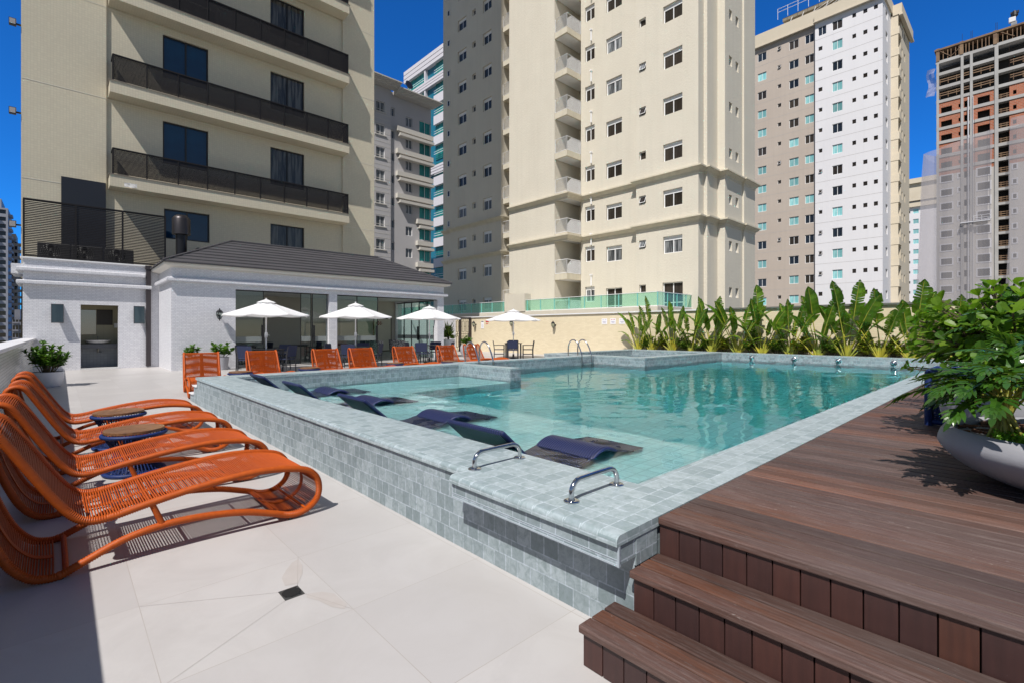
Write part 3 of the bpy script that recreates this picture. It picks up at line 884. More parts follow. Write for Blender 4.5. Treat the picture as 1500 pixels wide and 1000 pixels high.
def panemat(name, c, c2, rough=.06, spec=.5, scale=1.2, stretch=(6,1,.4)):
    n = NT(name); b = n.b
    oi = n.n('ShaderNodeObjectInfo')
    f = n.ramp(n.noise(scale, 3, stretch=stretch), .42, .62)
    c_ = n.mix(f, c, c2)
    h = n.n('ShaderNodeHueSaturation'); n.val(h.inputs['Color'], c_); n.l(n.math('ADD', .65, n.math('MULTIPLY', oi.outputs['Random'], .7)), h.inputs['Value'])
    n.l(h.outputs[0], b.inputs['Base Color']); b.inputs['Roughness'].default_value = rough; b.inputs['Specular IOR Level'].default_value = spec
    return n.m
PANE_DARK = panemat('pane_dark', (.030,.024,.020), (.045,.038,.032))
PANE_BLUE = panemat('pane_blue', (.012,.018,.03), (.02,.03,.045))
PANE_TEAL = panemat('pane_teal', (.17,.40,.42), (.30,.56,.57))
PANE_MIX = panemat('pane_curtain', (.05,.055,.06), (.24,.25,.26), scale=2)
PANE_TOWER = panemat('pane_tower', (.012,.013,.015), (.085,.085,.08), .05, .8, 1.6)
PANE_SKY = panemat('pane_sky', (.001,.030,.080), (.001,.036,.092), .03, 1.0, 2., (1,1,1)); PANE_SKY.node_tree.nodes['Principled BSDF'].inputs['IOR'].default_value = 1.4  # blue of the reflected sky is painted into the pane's base colour
PANE_GREEN = panemat('pane_green', (.01,.16,.15), (.03,.26,.24), .05)
SILL = M('window_sill', (.25,.23,.20), .7)
SHUT = M('roller_box', (.60,.60,.62), .5)
PROTO = {}
def window_mesh(w, h, kind, fm, pm):
    """frame and pane meshes, local x to the viewer's right, y inward, origin bottom left"""
    key = (round(w,2), round(h,2), kind, fm.name, pm.name)
    if key in PROTO: return PROTO[key]
    f = MB(); q = MB(); t = {'small': .04, 'tilt': .035}.get(kind, .055)
    top = h
    if kind == 'box':
        top = h-.20
        f.box(0,.0,top,w,.06,h)
        for k in range(5): f.box(.02,-.006,top+.02+k*.034,w-.02,.0,top+.035+k*.034)
    f.box(0,0,0,t,.07,top); f.box(w-t,0,0,w,.07,top); f.box(t,0,top-t,w-t,.07,top); f.box(t,0,0,w-t,.07,t)
    if kind in ('box','two','door'): f.box(w/2-t*.5,.005,t,w/2+t*.5,.065,top-t)
    if kind == 'door': f.box(t,.01,h*.38,w-t,.06,h*.38+.05)
    if kind == 'tilt':
        M_ = Matrix.Translation((0,0,top-.04)) @ Matrix.Rotation(-.42,4,'X') @ Matrix.Translation((0,0,-(top-.04)))
        def tb(x0,y0,z0,x1,y1,z1,m):
            vs = [M_ @ Vector(p) for p in [(x0,y0,z0),(x1,y0,z0),(x1,y1,z0),(x0,y1,z0),(x0,y0,z1),(x1,y0,z1),(x1,y1,z1),(x0,y1,z1)]]
            m.add(vs, [(0,3,2,1),(4,5,6,7),(0,1,5,4),(1,2,6,5),(2,3,7,6),(3,0,4,7)])
        tb(t,-.03,t*.5,w-t,-.01,t*1.4,f); tb(t,-.03,top-.09,w-t,-.01,top-.04,f); tb(t,-.03,t,t*1.8,-.01,top-.05,f); tb(w-t*1.8,-.03,t,w-t,-.01,top-.05,f)
        tb(t*1.8,-.024,t*1.4,w-t*1.8,-.018,top-.09,q)
        q.box(t,.05,t,w-t,.056,top-t)
    else:
        q.box(t,.035,t,w-t,.041,top-t)
    PROTO[key] = (make_mesh('window', f, fm), make_mesh('pane', q, pm))
    return PROTO[key]
def window(parent, axis, p, a0, a1, z0, z1, kind='two', fm=None, pm=None, inset=.10, sill=None):
    fm = fm or WHITE_METAL; pm = pm or PANE_DARK
    wm, pmn = window_mesh(a1-a0, z1-z0, kind, fm, pm)
    o = bpy.data.objects.new('window', wm); COL.objects.link(o); o.parent = parent
    if parent.parent is None: o.matrix_parent_inverse = Matrix.Translation(-Vector(parent.location))
    if axis == 'X': o.location = (p+inset, a1, z0); o.rotation_euler = (0,0,-PI/2)
    else: o.location = (a0, p+inset, z0)
    q = bpy.data.objects.new('pane', pmn); COL.objects.link(q); q.parent = o
    return o
def cornice(mb, pts, z, prof, closed=False):
    """sweep a moulding profile (out, dz) along a plan polyline of axis aligned runs; outward is to the right of travel"""
    P = [Vector((x,y,0)) for x, y in pts]; n = len(P); rows = []
    for i in range(n):
        d0 = (P[i]-P[i-1]).normalized() if i > 0 else (P[1]-P[0]).normalized()
        d1 = (P[i+1]-P[i]).normalized() if i < n-1 else d0
        n0 = Vector((d0.y,-d0.x,0)); n1 = Vector((d1.y,-d1.x,0))
        m = n0+n1 if i not in (0, n-1) else n0
        if (n0-n1).length < 1e-6: m = n0
        rows.append([(P[i].x+m.x*o, P[i].y+m.y*o, z+dz) for o, dz in prof])
    k = len(prof); vs = [p for r in rows for p in r]
    fs = [(i*k+j, (i+1)*k+j, (i+1)*k+j+1, i*k+j+1) for i in range(n-1) for j in range(k-1)]
    fs += [tuple(range(k)), tuple((n-1)*k+j for j in range(k-1,-1,-1))]
    mb.add(vs, fs)

# ================================================================== ANNEX (white tiled changing rooms)
AN = thing('changing_room', 'white tiled single storey annex with an open doorway and two small tilted windows', 'building', (.8,22.4,0))
b = MB()
ops = [(.52,1.53,.0,2.24),(-.22,.09,1.60,2.235),(1.97,2.29,1.60,2.235)]
wallface(b, 'Y', 22.4, -.89, 2.72, .0, 3.70, ops, .16)
wallface(b, 'X', -.89, 22.4, 23.95, -3, 3.70); wallface(b, 'Y', 23.95, -.89, 2.72, 0, 3.70)
b.quad((-.89,22.4,3.70),(2.72,22.4,3.70),(2.72,23.95,3.70),(-.89,23.95,3.70))
obj('wall', b, TILE_WHITE, AN)
PROF = [(0,0),(.14,.0),(.15,.03),(.15,.11),(.13,.13),(0,.15)]
b = MB(); cornice(b, [(-.89,23.9),(-.89,22.4),(2.49,22.4)], 2.86, PROF); b2 = b
obj('cornice', b, TILE_WHITE, AN)
b = MB(); cornice(b, [(-.89,22.42),(-.89,22.4),(2.30,22.4)], 3.28, PROF)
b.box(-1.16,22.43,3.20,-.89,23.9,3.52)
obj('ledge', b, TILE_WHITE, AN)
b = MB(); b.box(-.95,22.34,3.70,2.42,22.62,3.755); obj('coping', b, WHITE, AN, bevel=.008)
b = MB(); b.box(2.325,22.27,.04,2.47,22.395,3.66); b.box(2.30,22.25,3.60,2.49,22.398,3.74); obj('downpipe', b, M('dark_downpipe', (.035,.028,.032), .45), AN, bevel=.006)
FR = M('window_bronze', (.04,.04,.05), .4)
for a0, a1 in ((-.22,.09),(1.97,2.29)):
    b = MB(); 
    for (x0,z0,x1,z1) in ((a0,1.60,a0+.03,2.235),(a1-.03,1.60,a1,2.235),(a0,2.205,a1,2.235),(a0,1.60,a1,1.63)): b.box(x0,22.40,z0,x1,22.46,z1)
    o = obj('window', b, FR, AN)
    th = .30
    b = MB(); M_ = Matrix.Translation((0,22.40,2.22)) @ Matrix.Rotation(-th,4,'X')
    w = a1-a0
    b.add([M_ @ Vector(p) for p in [(a0+.012,-.012,-.63),(a1-.012,-.012,-.63),(a1-.012,-.012,-.01),(a0+.012,-.012,-.01),(a0+.012,.012,-.63),(a1-.012,.012,-.63),(a1-.012,.012,-.01),(a0+.012,.012,-.01)]],
          [(0,3,2,1),(4,5,6,7),(0,1,5,4),(1,2,6,5),(2,3,7,6),(3,0,4,7)])
    obj('sash', b, panemat('frosted_pane', (.028,.042,.052), (.04,.058,.068), .12), o)
# inside of the washroom
b = MB(); b.box(-.85,23.80,.02,2.7,23.9,2.9); b.box(1.62,22.6,.02,1.70,23.8,2.9); b.box(-.85,22.58,2.45,2.7,23.85,2.52)
obj('inner_wall', b, tile('washroom_tile', (.42,.38,.26), (.37,.34,.23), (.3,.27,.2), .30, .60, .004, 0, .3, .1), AN)
b = MB(); b.box(-.8,23.62,.02,1.62,23.8,.78); obj('inner_wall', b, tile('washroom_dado', (.34,.37,.42), (.28,.31,.36), (.22,.23,.26), .10, .10, .004, 0, .3, .1), AN)
b = MB(); b.box(-.8,22.58,-.02,1.62,23.9,.025); b.box(.50,22.36,.002,1.57,22.58,.045); obj('threshold', b, M('threshold', (.60,.60,.60), .4), AN)
b = MB(); b.box(.55,23.766,1.20,.98,23.796,2.10); obj('mirror', b, M('mirror_glass', (.20,.21,.23), .12, metal=1.), AN)
b = MB(); b.box(1.0,23.76,1.55,1.46,23.797,2.12); obj('cupboard', b, M('dark_panel', (.045,.038,.034), .5), AN)
b = MB(); b.box(1.50,23.6,1.45,1.61,23.78,1.62); obj('dispenser', b, WHITE, AN, bevel=.01)
t = thing('washbasin', 'oval white basin on a dark grey counter inside the annex doorway', 'sink', (1.05,23.4,.7))
b = MB(); b.box(.0,23.12,.70,1.6,23.61,.86); obj('counter', b, M('grey_counter', (.10,.105,.125), .4), t)
b = MB(); b.lathe([(.12,.0),(.24,.04),(.29,.12),(.30,.135),(.27,.13),(.20,.06),(.0,.05)], 28); o = obj('basin', b, WHITE, t, smooth=50); o.location = (1.02,23.36,.862); o.scale = (1.25,.8,1)
b = MB(); b.tube(spline([(1.02,23.57,.86),(1.02,23.57,1.08),(1.02,23.50,1.13),(1.02,23.44,1.09)], .03), .012, 8); obj('tap', b, STEEL, t)
b = MB(); b.tube([(1.02,23.4,.70),(1.02,23.4,.56),(1.12,23.6,.56)], .02, 8); obj('waste_pipe', b, STEEL, t)

# terrace railing with dark louvres above the annex
SLATM = M('louvre_black', (.010,.009,.011), .6, spec=.25)
def louvre(parent, x0, x1, y, z0, z1, step=.052, posts=4, side=None):
    b = MB(); z = z0+.05
    while z < z1-.05:
        b.box(x0,y-.01,z-.008,x1,y+.01,z+.024); z += step
    if side:
        z = z0+.05
        while z < z1-.05:
            for xx in (x0, x1): b.box(xx-.004,y,z-.006,xx+.004,side,z+.022)
            z += step
    obj('louvre_panel', b, SLATM, parent)
    b = MB(); b.box(x0-.02,y-.025,z0,x1+.02,y+.025,z0+.035); obj('bottom_rail', b, SLATM, parent)
    b = MB(); b.box(x0-.02,y-.03,z1-.045,x1+.02,y+.03,z1)
    if side:
        for xx in (x0, x1): b.box(xx-.03,y+.03,z1-.045,xx+.03,side,z1)
    obj('top_rail', b, SLATM, parent)
    for i in range(posts+1):
        xx = x0+(x1-x0)*i/posts
        b = MB(); b.box(xx-.025,y-.035,z0-.02,xx+.025,y+.03,z1-.046); obj('post', b, SLATM, parent)
t = thing('terrace_railing', 'tall black louvred railing along the roof edge of the white annex', 'railing', (1,22.5,3.76))
louvre(t, -.87, 2.93, 22.52, 3.79, 5.70, .058, 3)
ACBOX = M('ac_dark', (.02,.02,.022), .5)
def ac(x, y, z, label):
    t = thing('air_conditioner', label, 'air conditioner', (x,y,z), 'dark outdoor air conditioner units')
    b = MB(); b.box(x-.42,y-.15,z+.06,x+.42,y+.15,z+.66); obj('casing', b, ACBOX, t, bevel=.02)
    b = MB()
    for r_ in (.24,.19,.14,.09,.04):
        b.lathe([(r_,0),(r_+.012,.006),(r_+.024,0)], 22)
    o = obj('fan_grille', b, M('ac_grille', (.05,.05,.05), .5), t); o.location = (x-.08,y-.152,z+.36); o.rotation_euler = (PI/2,0,0)
    b = MB(); b.box(x-.35,y-.12,z,x-.28,y+.12,z+.06); b.box(x+.28,y-.12,z,x+.35,y+.12,z+.06); obj('foot', b, ACBOX, t)
ac(-.15,23.3,3.71,'dark air conditioner behind the roof louvres by the outer corner'); ac(.72,23.3,3.71,'dark air conditioner behind the roof louvres, under the dark door panel'); ac(1.62,23.3,3.71,'dark air conditioner behind the roof louvres, toward the pavilion roof')

# ================================================================== PAVILION
PV = thing('pavilion', 'white tiled glass fronted pavilion under a dark hipped tile roof', 'building', (8,19.6,0))
b = MB()
wallface(b, 'Y', 19.6, 2.72, 13.75, 0, 3.60, [(4.64,8.06,0,2.83),(8.40,13.38,0,2.83)], .30)
wallface(b, 'X', 2.72, 19.6, 22.4, 0, 3.60)
wallface(b, 'X', 13.75, 19.6, 23.9, 2.83, 3.60)
wallface(b, 'X', 13.38, 19.9, 23.9, 2.83, 3.3)
b.box(13.38,19.9,0,13.75,19.92,2.83); b.quad((13.75,19.6,0),(13.75,19.9,0),(13.75,19.9,2.83),(13.75,19.6,2.83))
b.box(13.38,23.6,0,13.75,23.9,2.83)
obj('wall', b, TILE_WHITE, PV)
b = MB(); cornice(b, [(2.72,22.24),(2.72,19.6),(13.75,19.6),(13.75,23.9)], 2.99, PROF); obj('cornice', b, TILE_WHITE, PV)
b = MB(); cornice(b, [(2.72,22.3),(2.72,19.6),(13.75,19.6),(13.75,23.9)], 3.46, [(0,0),(.22,.05),(.24,.09),(.24,.14),(0,.14)]); obj('eaves', b, M('eaves_cream', (.66,.63,.57), .6), PV)
# roof courses
ROOF = M('roof_tile', (.055,.053,.060), .7, (.040,.038,.044), 3, 5, bump=.3, bscale=30, stretch=(.3,1,1))
b = MB(); x0, x1, y0, y1 = 2.44, 14.03, 19.30, 24.4
k_, zr_, ze_ = 2.6, 4.90, 3.60; nc = 9
for i in range(nc):
    f0, f1 = i/nc, (i+1)/nc+.03
    if i == nc-1: f1 = 1
    for side in range(3):
        def C(f, e):
            o = k_*f; z = ze_+(zr_-ze_)*f+e
            return (x0+o, x1-o, y0+o, y1-o*(y1-y0-k_)/k_, z)
        a = C(f0, .055); c = C(f1, .012); a_ = C(f0, .0)
        if side == 0:
            q = [(a[0],a[2],a[4]),(a[1],a[2],a[4]),(c[1],c[2],c[4]),(c[0],c[2],c[4])]; lo = [(a_[0],a_[2],a_[4]),(a_[1],a_[2],a_[4])]
        elif side == 1:
            q = [(a[0],a[3],a[4]),(a[0],a[2],a[4]),(c[0],c[2],c[4]),(c[0],c[3],c[4])]; lo = [(a_[0],a_[3],a_[4]),(a_[0],a_[2],a_[4])]
        else:
            q = [(a[1],a[2],a[4]),(a[1],a[3],a[4]),(c[1],c[3],c[4]),(c[1],c[2],c[4])]; lo = [(a_[1],a_[2],a_[4]),(a_[1],a_[3],a_[4])]
        b.quad(*q); b.quad(lo[0], lo[1], q[1], q[0])
RF = obj('roof', b, ROOF, PV)
b = MB()
ap = (x0+k_, y0+k_, zr_+.03); ap2 = (x1-k_, y0+k_, zr_+.03)
b.tube([(x0,y0,ze_+.05), ap], .045, 6); b.tube([ap, ap2], .05, 6); b.tube([ap2, (x1,y0,ze_+.05)], .045, 6)
obj('ridge_cap', b, ROOF, RF)
b = MB(); b.add([(3.95,22.0,4.30),(4.55,21.9,4.52),(4.5,22.5,4.50),(3.9,22.5,4.28)], [(0,1,2,3)]); b.box(3.9,22.1,4.30,4.4,22.5,4.56); obj('flashing', b, BLACK, RF)
b = MB(); b.cyl((3.42,22.35,3.9),(3.42,22.35,5.10),.185,24); CH = obj('chimney', b, M('flue_black', (.02,.019,.022), .3, metal=.6), PV, smooth=50)
b = MB(); b.lathe([(.25,5.02),(.30,5.03),(.30,5.62),(.26,5.70),(.18,5.77),(.0,5.79)], 28, (3.42,22.35,0)); obj('chimney_cap', b, M('cowl_steel', (.05,.045,.048), .38, metal=.7), CH, smooth=40)
# ceiling, back wall and floor of the room
b = MB(); b.box(4.3,23.7,0,13.38,23.85,3.4); obj('back_wall', b, M('taupe_plaster', (.50,.46,.41), .8, (.45,.41,.36), 1.2), PV)
b = MB(); b.box(4.3,19.9,2.90,13.38,23.7,2.98); obj('ceiling', b, M('ceiling_white', (.78,.77,.75), .8), PV)
b = MB(); b.box(4.3,19.9,0,4.5,23.7,2.9); obj('inner_wall', b, M('taupe_side', (.52,.48,.43), .8), PV)
PGLASS = glassy('pavilion_glass', (.86,.91,.90), 1.5, .02)
GGLASS = glassy('green_glass', (.80,.93,.89), 1.5, .02)
FROST = glassy('frost_band', (.55,.60,.60), 1.5, .05, .2, (.45,(.42,.46,.46)))
def gpanel(x0, x1, y, z0=.03, z1=2.80, m=None, axis='Y', handle=None):
    b = MB()
    def bx(mb, a0, c0, a1, c1, d=.012):
        if axis == 'Y': mb.box(a0,y-d/2,c0,a1,y+d/2,c1)
        else: mb.box(y-d/2,a0,c0,y+d/2,a1,c1)
    bx(b, x0, z0, x1, .92); bx(b, x0, 1.12, x1, z1)
    o = obj('glass_panel', b, m or PGLASS, PV)
    b = MB(); bx(b, x0, .92, x1, 1.12); obj('frosted_band', b, FROST, o)
    b = MB(); bx(b, x0-.012, z0, x0+.012, z1, .03); bx(b, x1-.012, z0, x1+.012, z1, .03); obj('edge_profile', b, BLACK, o)
    if handle is not None:
        b = MB()
        if axis == 'Y': b.box(handle-.03,y-.07,.85,handle+.03,y-.03,1.55)
        else: b.box(y-.07,handle-.03,.85,y-.03,handle+.03,1.55)
        obj('handle', b, BLACK, o)
gpanel(4.66,5.62,19.78,handle=5.58); gpanel(7.02,7.42,19.86); gpanel(7.45,8.05,19.78,handle=7.50)
gpanel(8.42,9.35,19.78); gpanel(9.38,10.35,19.86,m=GGLASS,handle=10.28)
for i in range(5): gpanel(20.0+i*.74,20.0+i*.74+.71,13.52,m=GGLASS,axis='X',handle=20.0+i*.74+(.66 if i % 2 else .05) if i < 4 else None)
b = MB(); b.box(4.64,19.70,2.80,8.06,19.90,2.829); b.box(8.40,19.70,2.80,13.38,19.90,2.829); b.box(13.44,19.93,2.78,13.60,23.6,2.829); obj('track', b, BLACK, PV)
# pavilion furniture
AP = M('pattern_fabric', (.30,.30,.30), .8, (.05,.05,.05), 24, 2, lo=.47, hi=.53)
def armchair(x, y, rz, label):
    t = thing('armchair', label, 'armchair', (0,0,0), 'patterned tub armchairs in the pavilion')
    b = MB(); vs = []
    ring = 18
    for j, (r, z) in enumerate(((.34,.40),(.37,.62),(.39,.82))):
        for i in range(ring+1):
            a = -.35*PI+ (1.7*PI)*i/ring
            h = .10*math.cos((i/ring-.5)*PI) if j == 2 else 0
            for rr in (r, r-.06): vs.append((rr*math.cos(a), rr*math.sin(a), z+h))
    fs = []; w = (ring+1)*2
    for j in range(2):
        for i in range(ring):
            o = j*w+i*2; p = o+w
            fs += [(o,o+2,p+2,p),(o+1,p+1,p+3,o+3)]
    for i in range(ring):
        o = 2*w+i*2; fs.append((o,o+2,o+3,o+1))
    b.add(vs, fs); obj('shell', b, AP, t)
    b = MB(); b.lathe([(.31,.30),(.33,.33),(.33,.42),(.30,.45),(.0,.46)], 24); obj('seat', b, AP, t, smooth=40)
    for a in (.7,2.3,3.9,5.5):
        b = MB(); b.tube([(.24*math.cos(a),.24*math.sin(a),.3),(.27*math.cos(a),.27*math.sin(a),0)], .014, 6); obj('leg', b, BLACK, t)
    place(t, (x,y,0), rz)
armchair(10.55,20.5,2.3,'patterned grey tub chair just inside the open pavilion doorway')
armchair(11.75,20.6,1.9,'patterned grey tub chair beside the folding glass doors')
for k, (x, y) in enumerate(((5.3,21.3),(7.4,21.6),(9.5,21.7))):
    dup(ta, (x,y,0), 0, 'dark table inside the pavilion, '+('behind the lamp-side glass','behind the sliding door beside the middle pillar','behind the green glass')[k])
    dup(ch, (x-.75,y,0), PI/2, 'dark chair inside the pavilion, annex side of the table '+('near the lamp','near the middle pillar','behind the green glass')[k])
    dup(ch, (x+.75,y,0), -PI/2, 'dark chair inside the pavilion, gate side of the table '+('near the lamp','near the middle pillar','behind the green glass')[k])
t = thing('wall_picture', 'tall dark botanical picture on the pavilion back wall beside the middle pillar', 'picture', (9.9,23.68,1))
b = MB(); b.box(9.55,23.66,.9,10.3,23.698,2.35); obj('canvas', b, M('art_pale', (.30,.28,.25), .7), t)
b = MB(); r5 = random.Random(8)
for i in range(9):
    x = 9.92+r5.uniform(-.12,.12); a = r5.uniform(-.7,.7)
    b.add([(x,23.655,1.0),(x+math.sin(a)*.3-.05,23.655,1.5),(x+math.sin(a)*.62,23.655,1.55+.6*math.cos(a)),(x+math.sin(a)*.3+.06,23.655,1.5)], [(0,1,2,3)])
obj('leaf_print', b, M('art_leaf', (.02,.025,.022), .7), t)
t = thing('framed_poster', 'pale poster in a thin dark frame inside the glazed pavilion end', 'poster', (12.4,23.6,1))
b = MB(); b.box(12.05,23.55,.25,13.1,23.595,2.0); obj('frame', b, M('poster_frame', (.05,.025,.015), .5), t)
b = MB(); b.box(12.10,23.545,.30,13.05,23.552,1.95); obj('print', b, M('poster_paper', (.50,.46,.38), .7), t)
b = MB()
for i in range(7):
    a = 2*PI*i/7; b.add([(12.36,23.542,1.72),(12.36+.17*math.cos(a-.25),23.542,1.72+.09*math.sin(a-.25)),(12.36+.21*math.cos(a),23.542,1.72+.12*math.sin(a)),(12.36+.17*math.cos(a+.25),23.542,1.72+.09*math.sin(a+.25))], [(0,1,2,3)])
obj('emblem', b, M('poster_ink', (.20,.06,.03), .7), t)

# ================================================================== BEIGE TOWER BEHIND THE ANNEX
TW = thing('apartment_tower', 'beige mosaic apartment tower with long black louvred balconies above the annex', 'building', (5,24,0))
b = MB()
top = 75.0
wallface(b, 'Y', 24.2, -1.0, 1.30, 3.2, top); wallface(b, 'Y', 24.2, 10.66, 12.42, 0, top)
ops = []
lev = [0,1,2,3,4,5]
for k in range(-1, 4):
    z = 9.95+3.55*k
    if k == -1: ops += [(3.12,4.74,5.13,6.36),(7.2,8.75,5.13,6.36)]
    else: ops += [(3.08,4.69,z-1.75,z),(7.2,8.75,z-1.75,z)]
wallface(b, 'Y', 24.27, 1.30, 10.66, 0, top, ops, .2)
wallface(b, 'X', 1.30, 24.2, 24.27, 3.2, top); wallface(b, 'X', 10.66, 24.2, 24.27, 0, top)
wallface(b, 'X', 12.42, 24.2, 36, 0, top); wallface(b, 'X', -1.0, 24.2, 36, 0, top); wallface(b, 'Y', 36, -1.0, 12.42, 0, top)
b.quad((-1,24.2,top),(12.42,24.2,top),(12.42,36,top),(-1,36,top))
obj('wall', b, TOWERTILE, TW)
for o in ops:
    if o[2] < 20: window(TW, 'Y', 24.27, *o, kind='two', fm=BLACK, pm=PANE_SKY if o[0] < 5 else PANE_TOWER, inset=.08)
b = MB()
for k in range(0, 11):
    z = 6.72+3.51*k
    b.box(-.995,24.194,z,1.29,24.1985,z+.022); b.box(10.67,24.194,z,12.41,24.1985,z+.022)
    b.box(1.31,24.264,z+.0,10.65,24.2685,z+.022)
obj('joint_line', b, M('joint_pale', (.60,.57,.50), .7), TW)
b = MB(); b.box(.03,24.15,3.75,1.285,24.198,6.98); obj('service_door', b, M('navy_panel', (.012,.014,.022), .35), TW)
for k in range(-1, 6):
    z = 10.74+3.53*k
    b = MB(); b.box(1.36,23.5,z-.44,10.70,24.255,z)
    sl = obj('balcony', b, TOWERTILE, TW)
    b = MB(); b.box(1.33,23.47,z,10.73,24.19,z+.018); obj('slab_edge', b, M('granite_edge', (.22,.19,.17), .5), sl)
    tt = TW
    bb = MB(); zz = z+.07
    while zz < z+.97:
        bb.box(1.46,23.53,zz-.007,10.64,23.545,zz+.027)
        for xx in (1.46,10.64): bb.box(xx-.004,23.55,zz-.007,xx+.004,24.19,zz+.021)
        zz += .044
    for i in range(10):
        xx = 1.46+i*1.02; bb.box(xx-.02,23.51,z+.018,xx+.02,23.56,z+1.0)
    bb.box(1.44,23.505,z+.965,10.66,23.565,z+1.015)
    for xx in (1.46,10.64): bb.box(xx-.03,23.565,z+.965,xx+.03,24.19,z+1.01)
    obj('railing', bb, SLATM, sl)
for x in (3.15,3.75,4.45,1.9):
    ac(x, 23.95, 14.30, {3.15:'dark air conditioner on the upper tower balcony, second unit from the corner',3.75:'dark air conditioner on the upper tower balcony, third unit from the corner',4.45:'dark air conditioner on the upper tower balcony, last of the row',1.9:'dark air conditioner on the upper tower balcony, in its corner'}[x])
b = MB()
for z in (12.1,9.0,5.05):
    b.box(-1.22,24.3,z,-.99,24.34,z+.06); b.box(-1.42,24.1,z-.12,-1.2,24.32,z+.12)
for z in (12.1,9.0,5.05):
    b = MB(); b.box(-1.12,24.28,z-.02,-1.0,24.33,z+.03); b.box(-1.30,24.14,z-.10,-1.12,24.30,z+.12); fl = obj('floodlight', b, BLACK, TW)
    b = MB(); b.box(-1.285,24.132,z-.08,-1.135,24.139,z+.10); obj('lens', b, M('flood_lens', (.35,.33,.33), .2), fl)
t = thing('white_rag', 'small crumpled white cloth on the lowest balcony edge of the beige tower', 'cloth', (1.95,23.45,6.85))
b = MB(); r6 = random.Random(4); vs = []
for j in range(5):
    for i in range(8): vs.append((1.78+i*.055, 23.455+r6.uniform(-.012,.006), 6.96-j*.04+r6.uniform(-.008,.008)))
b.add(vs, [(j*8+i,j*8+i+1,(j+1)*8+i+1,(j+1)*8+i) for j in range(4) for i in range(7)]); obj('cloth_fold', b, CANVAS, t)

# ================================================================== CREAM WALL, PODIUM AND GLASS BALUSTRADE
t = thing('garden_wall', 'long cream tiled wall behind the palms with a slim cap', 'wall', (20.3,10,0))
b = MB(); b.box(20.2,-16,-.29,20.5,31,2.20); obj('wall', b, CREAMWALL, t)
b = MB(); b.box(20.13,8.6,2.20,20.55,31,2.262); obj('cap', b, WHITE, t)
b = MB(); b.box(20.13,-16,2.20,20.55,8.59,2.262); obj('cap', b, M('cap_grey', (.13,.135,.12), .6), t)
t = thing('podium_terrace', 'cream podium with a green glass balustrade at the foot of the big beige tower', 'terrace', (25,20,0))
b = MB(); b.box(24,13.95,-18,40,44,2.68); b.box(23.93,26.1,2.68,24.6,26.4,4.05); b.box(23.95,24.3,2.68,24.55,26.1,3.95); obj('podium', b, BEIGE, t)
BGL = glassy('balustrade_glass', (.74,.94,.86), 1.45, .0, 0, (.16,(.30,.62,.48)))
y = 13.98
while y < 43:
    y2 = min(y+1.27, 43)
    if not (25.9 < y2 < 26.6):
        b = MB(); b.box(24.06,y+.03,2.74,24.075,y2-.03,3.47); obj('glass_pane', b, BGL, t)
        b = MB(); b.box(24.04,y-.02,2.68,24.09,y+.02,3.48); obj('post', b, M('balustrade_post', (.20,.55,.52), .4), t)
    y = y2
for i in range(4):
    x = 24.1+i*1.08
    b = MB(); b.box(x+.03,13.99,2.74,x+1.05,14.005,3.47); obj('glass_pane', b, BGL, t)
    b = MB(); b.box(x+1.04,13.97,2.68,x+1.08,14.02,3.48); obj('post', b, M('balustrade_post', (.20,.55,.52), .4), t)
b = MB(); b.box(24.03,13.97,3.47,24.10,43,3.50); b.box(24.10,13.965,3.47,28.4,14.03,3.50); b.box(24.03,13.96,2.68,24.10,43,2.72); b.box(24.1,13.96,2.68,28.4,14.03,2.72)
obj('handrail', b, WHITE_METAL, t)

# ================================================================== BIG BEIGE TOWER
CT = thing('residential_tower', 'tall beige rendered tower with a corner stack of white balconies and two cornice bands', 'building', (28,20,0))
TOP = 52
R_W1 = [(14.58,15.88)]; opsR = []; winR = []
for k in range(-7, 9):
    z = 20.79+2.92*k+.0
    if k == -6:
        opsR.append((14.55,15.92,z-1.0,z+1.10)); winR.append(('X',28.0,14.55,15.92,z-1.0,z+1.10,'door'))
    elif k > -6:
        opsR.append((14.58,15.88,z,z+1.08)); winR.append(('X',28.0,14.58,15.88,z,z+1.08,'box'))
    if k >= -6:
        opsR.append((17.12,17.62,z+.55,z+1.08)); winR.append(('X',28.0,17.12,17.62,z+.55,z+1.08,'tilt' if (k*7) % 3 else 'small'))
opsM = []; winM = []
for k in range(-6, 9):
    z = 20.88+2.94*k
    if k == -6: opsM.append((19.15,20.50,z-1.0,z+1.08)); winM.append(('X',28.3,19.15,20.50,z-1.0,z+1.08,'door'))
    else: opsM.append((19.17,20.48,z,z+1.08)); winM.append(('X',28.3,19.17,20.48,z,z+1.08,'box'))
    z += .2
    opsM.append((21.50,22.37,z,z+1.1)); winM.append(('X',28.3,21.50,22.37,z,z+1.1,'box'))
opsW = []; winW = []
for k in range(-11, 8):
    z = 30.0+2.98*k
    for (a0, a1, dz, h, kd) in ((36.25,37.6,0,1.08,'box'),(32.6,33.8,.05,1.08,'box'),(34.85,35.33,.5,.55,'small'),(39.1,39.5,2.45,.6,'small')):
        if z+dz > -2 and z+dz < TOP-2:
            opsW.append((a0,a1,z+dz,z+dz+h)); winW.append(('X',28.0,a0,a1,z+dz,z+dz+h,kd))
b = MB()
wallface(b, 'X', 28.0, 13.556, 17.85, -18, TOP, opsR, .20)
wallface(b, 'Y', 17.85, 28.0, 28.3, -18, TOP)
wallface(b, 'X', 28.3, 17.85, 22.75, -18, TOP, opsM, .20)
wallface(b, 'Y', 22.75, 28.3, 29.6, -18, TOP)           # loggia sides
wallface(b, 'X', 29.6, 22.75, 23.95, -18, TOP)
wallface(b, 'Y', 23.95, 26.7, 29.6, -18, TOP)
wallface(b, 'X', 26.7, 23.95, 28.88, -18, TOP)
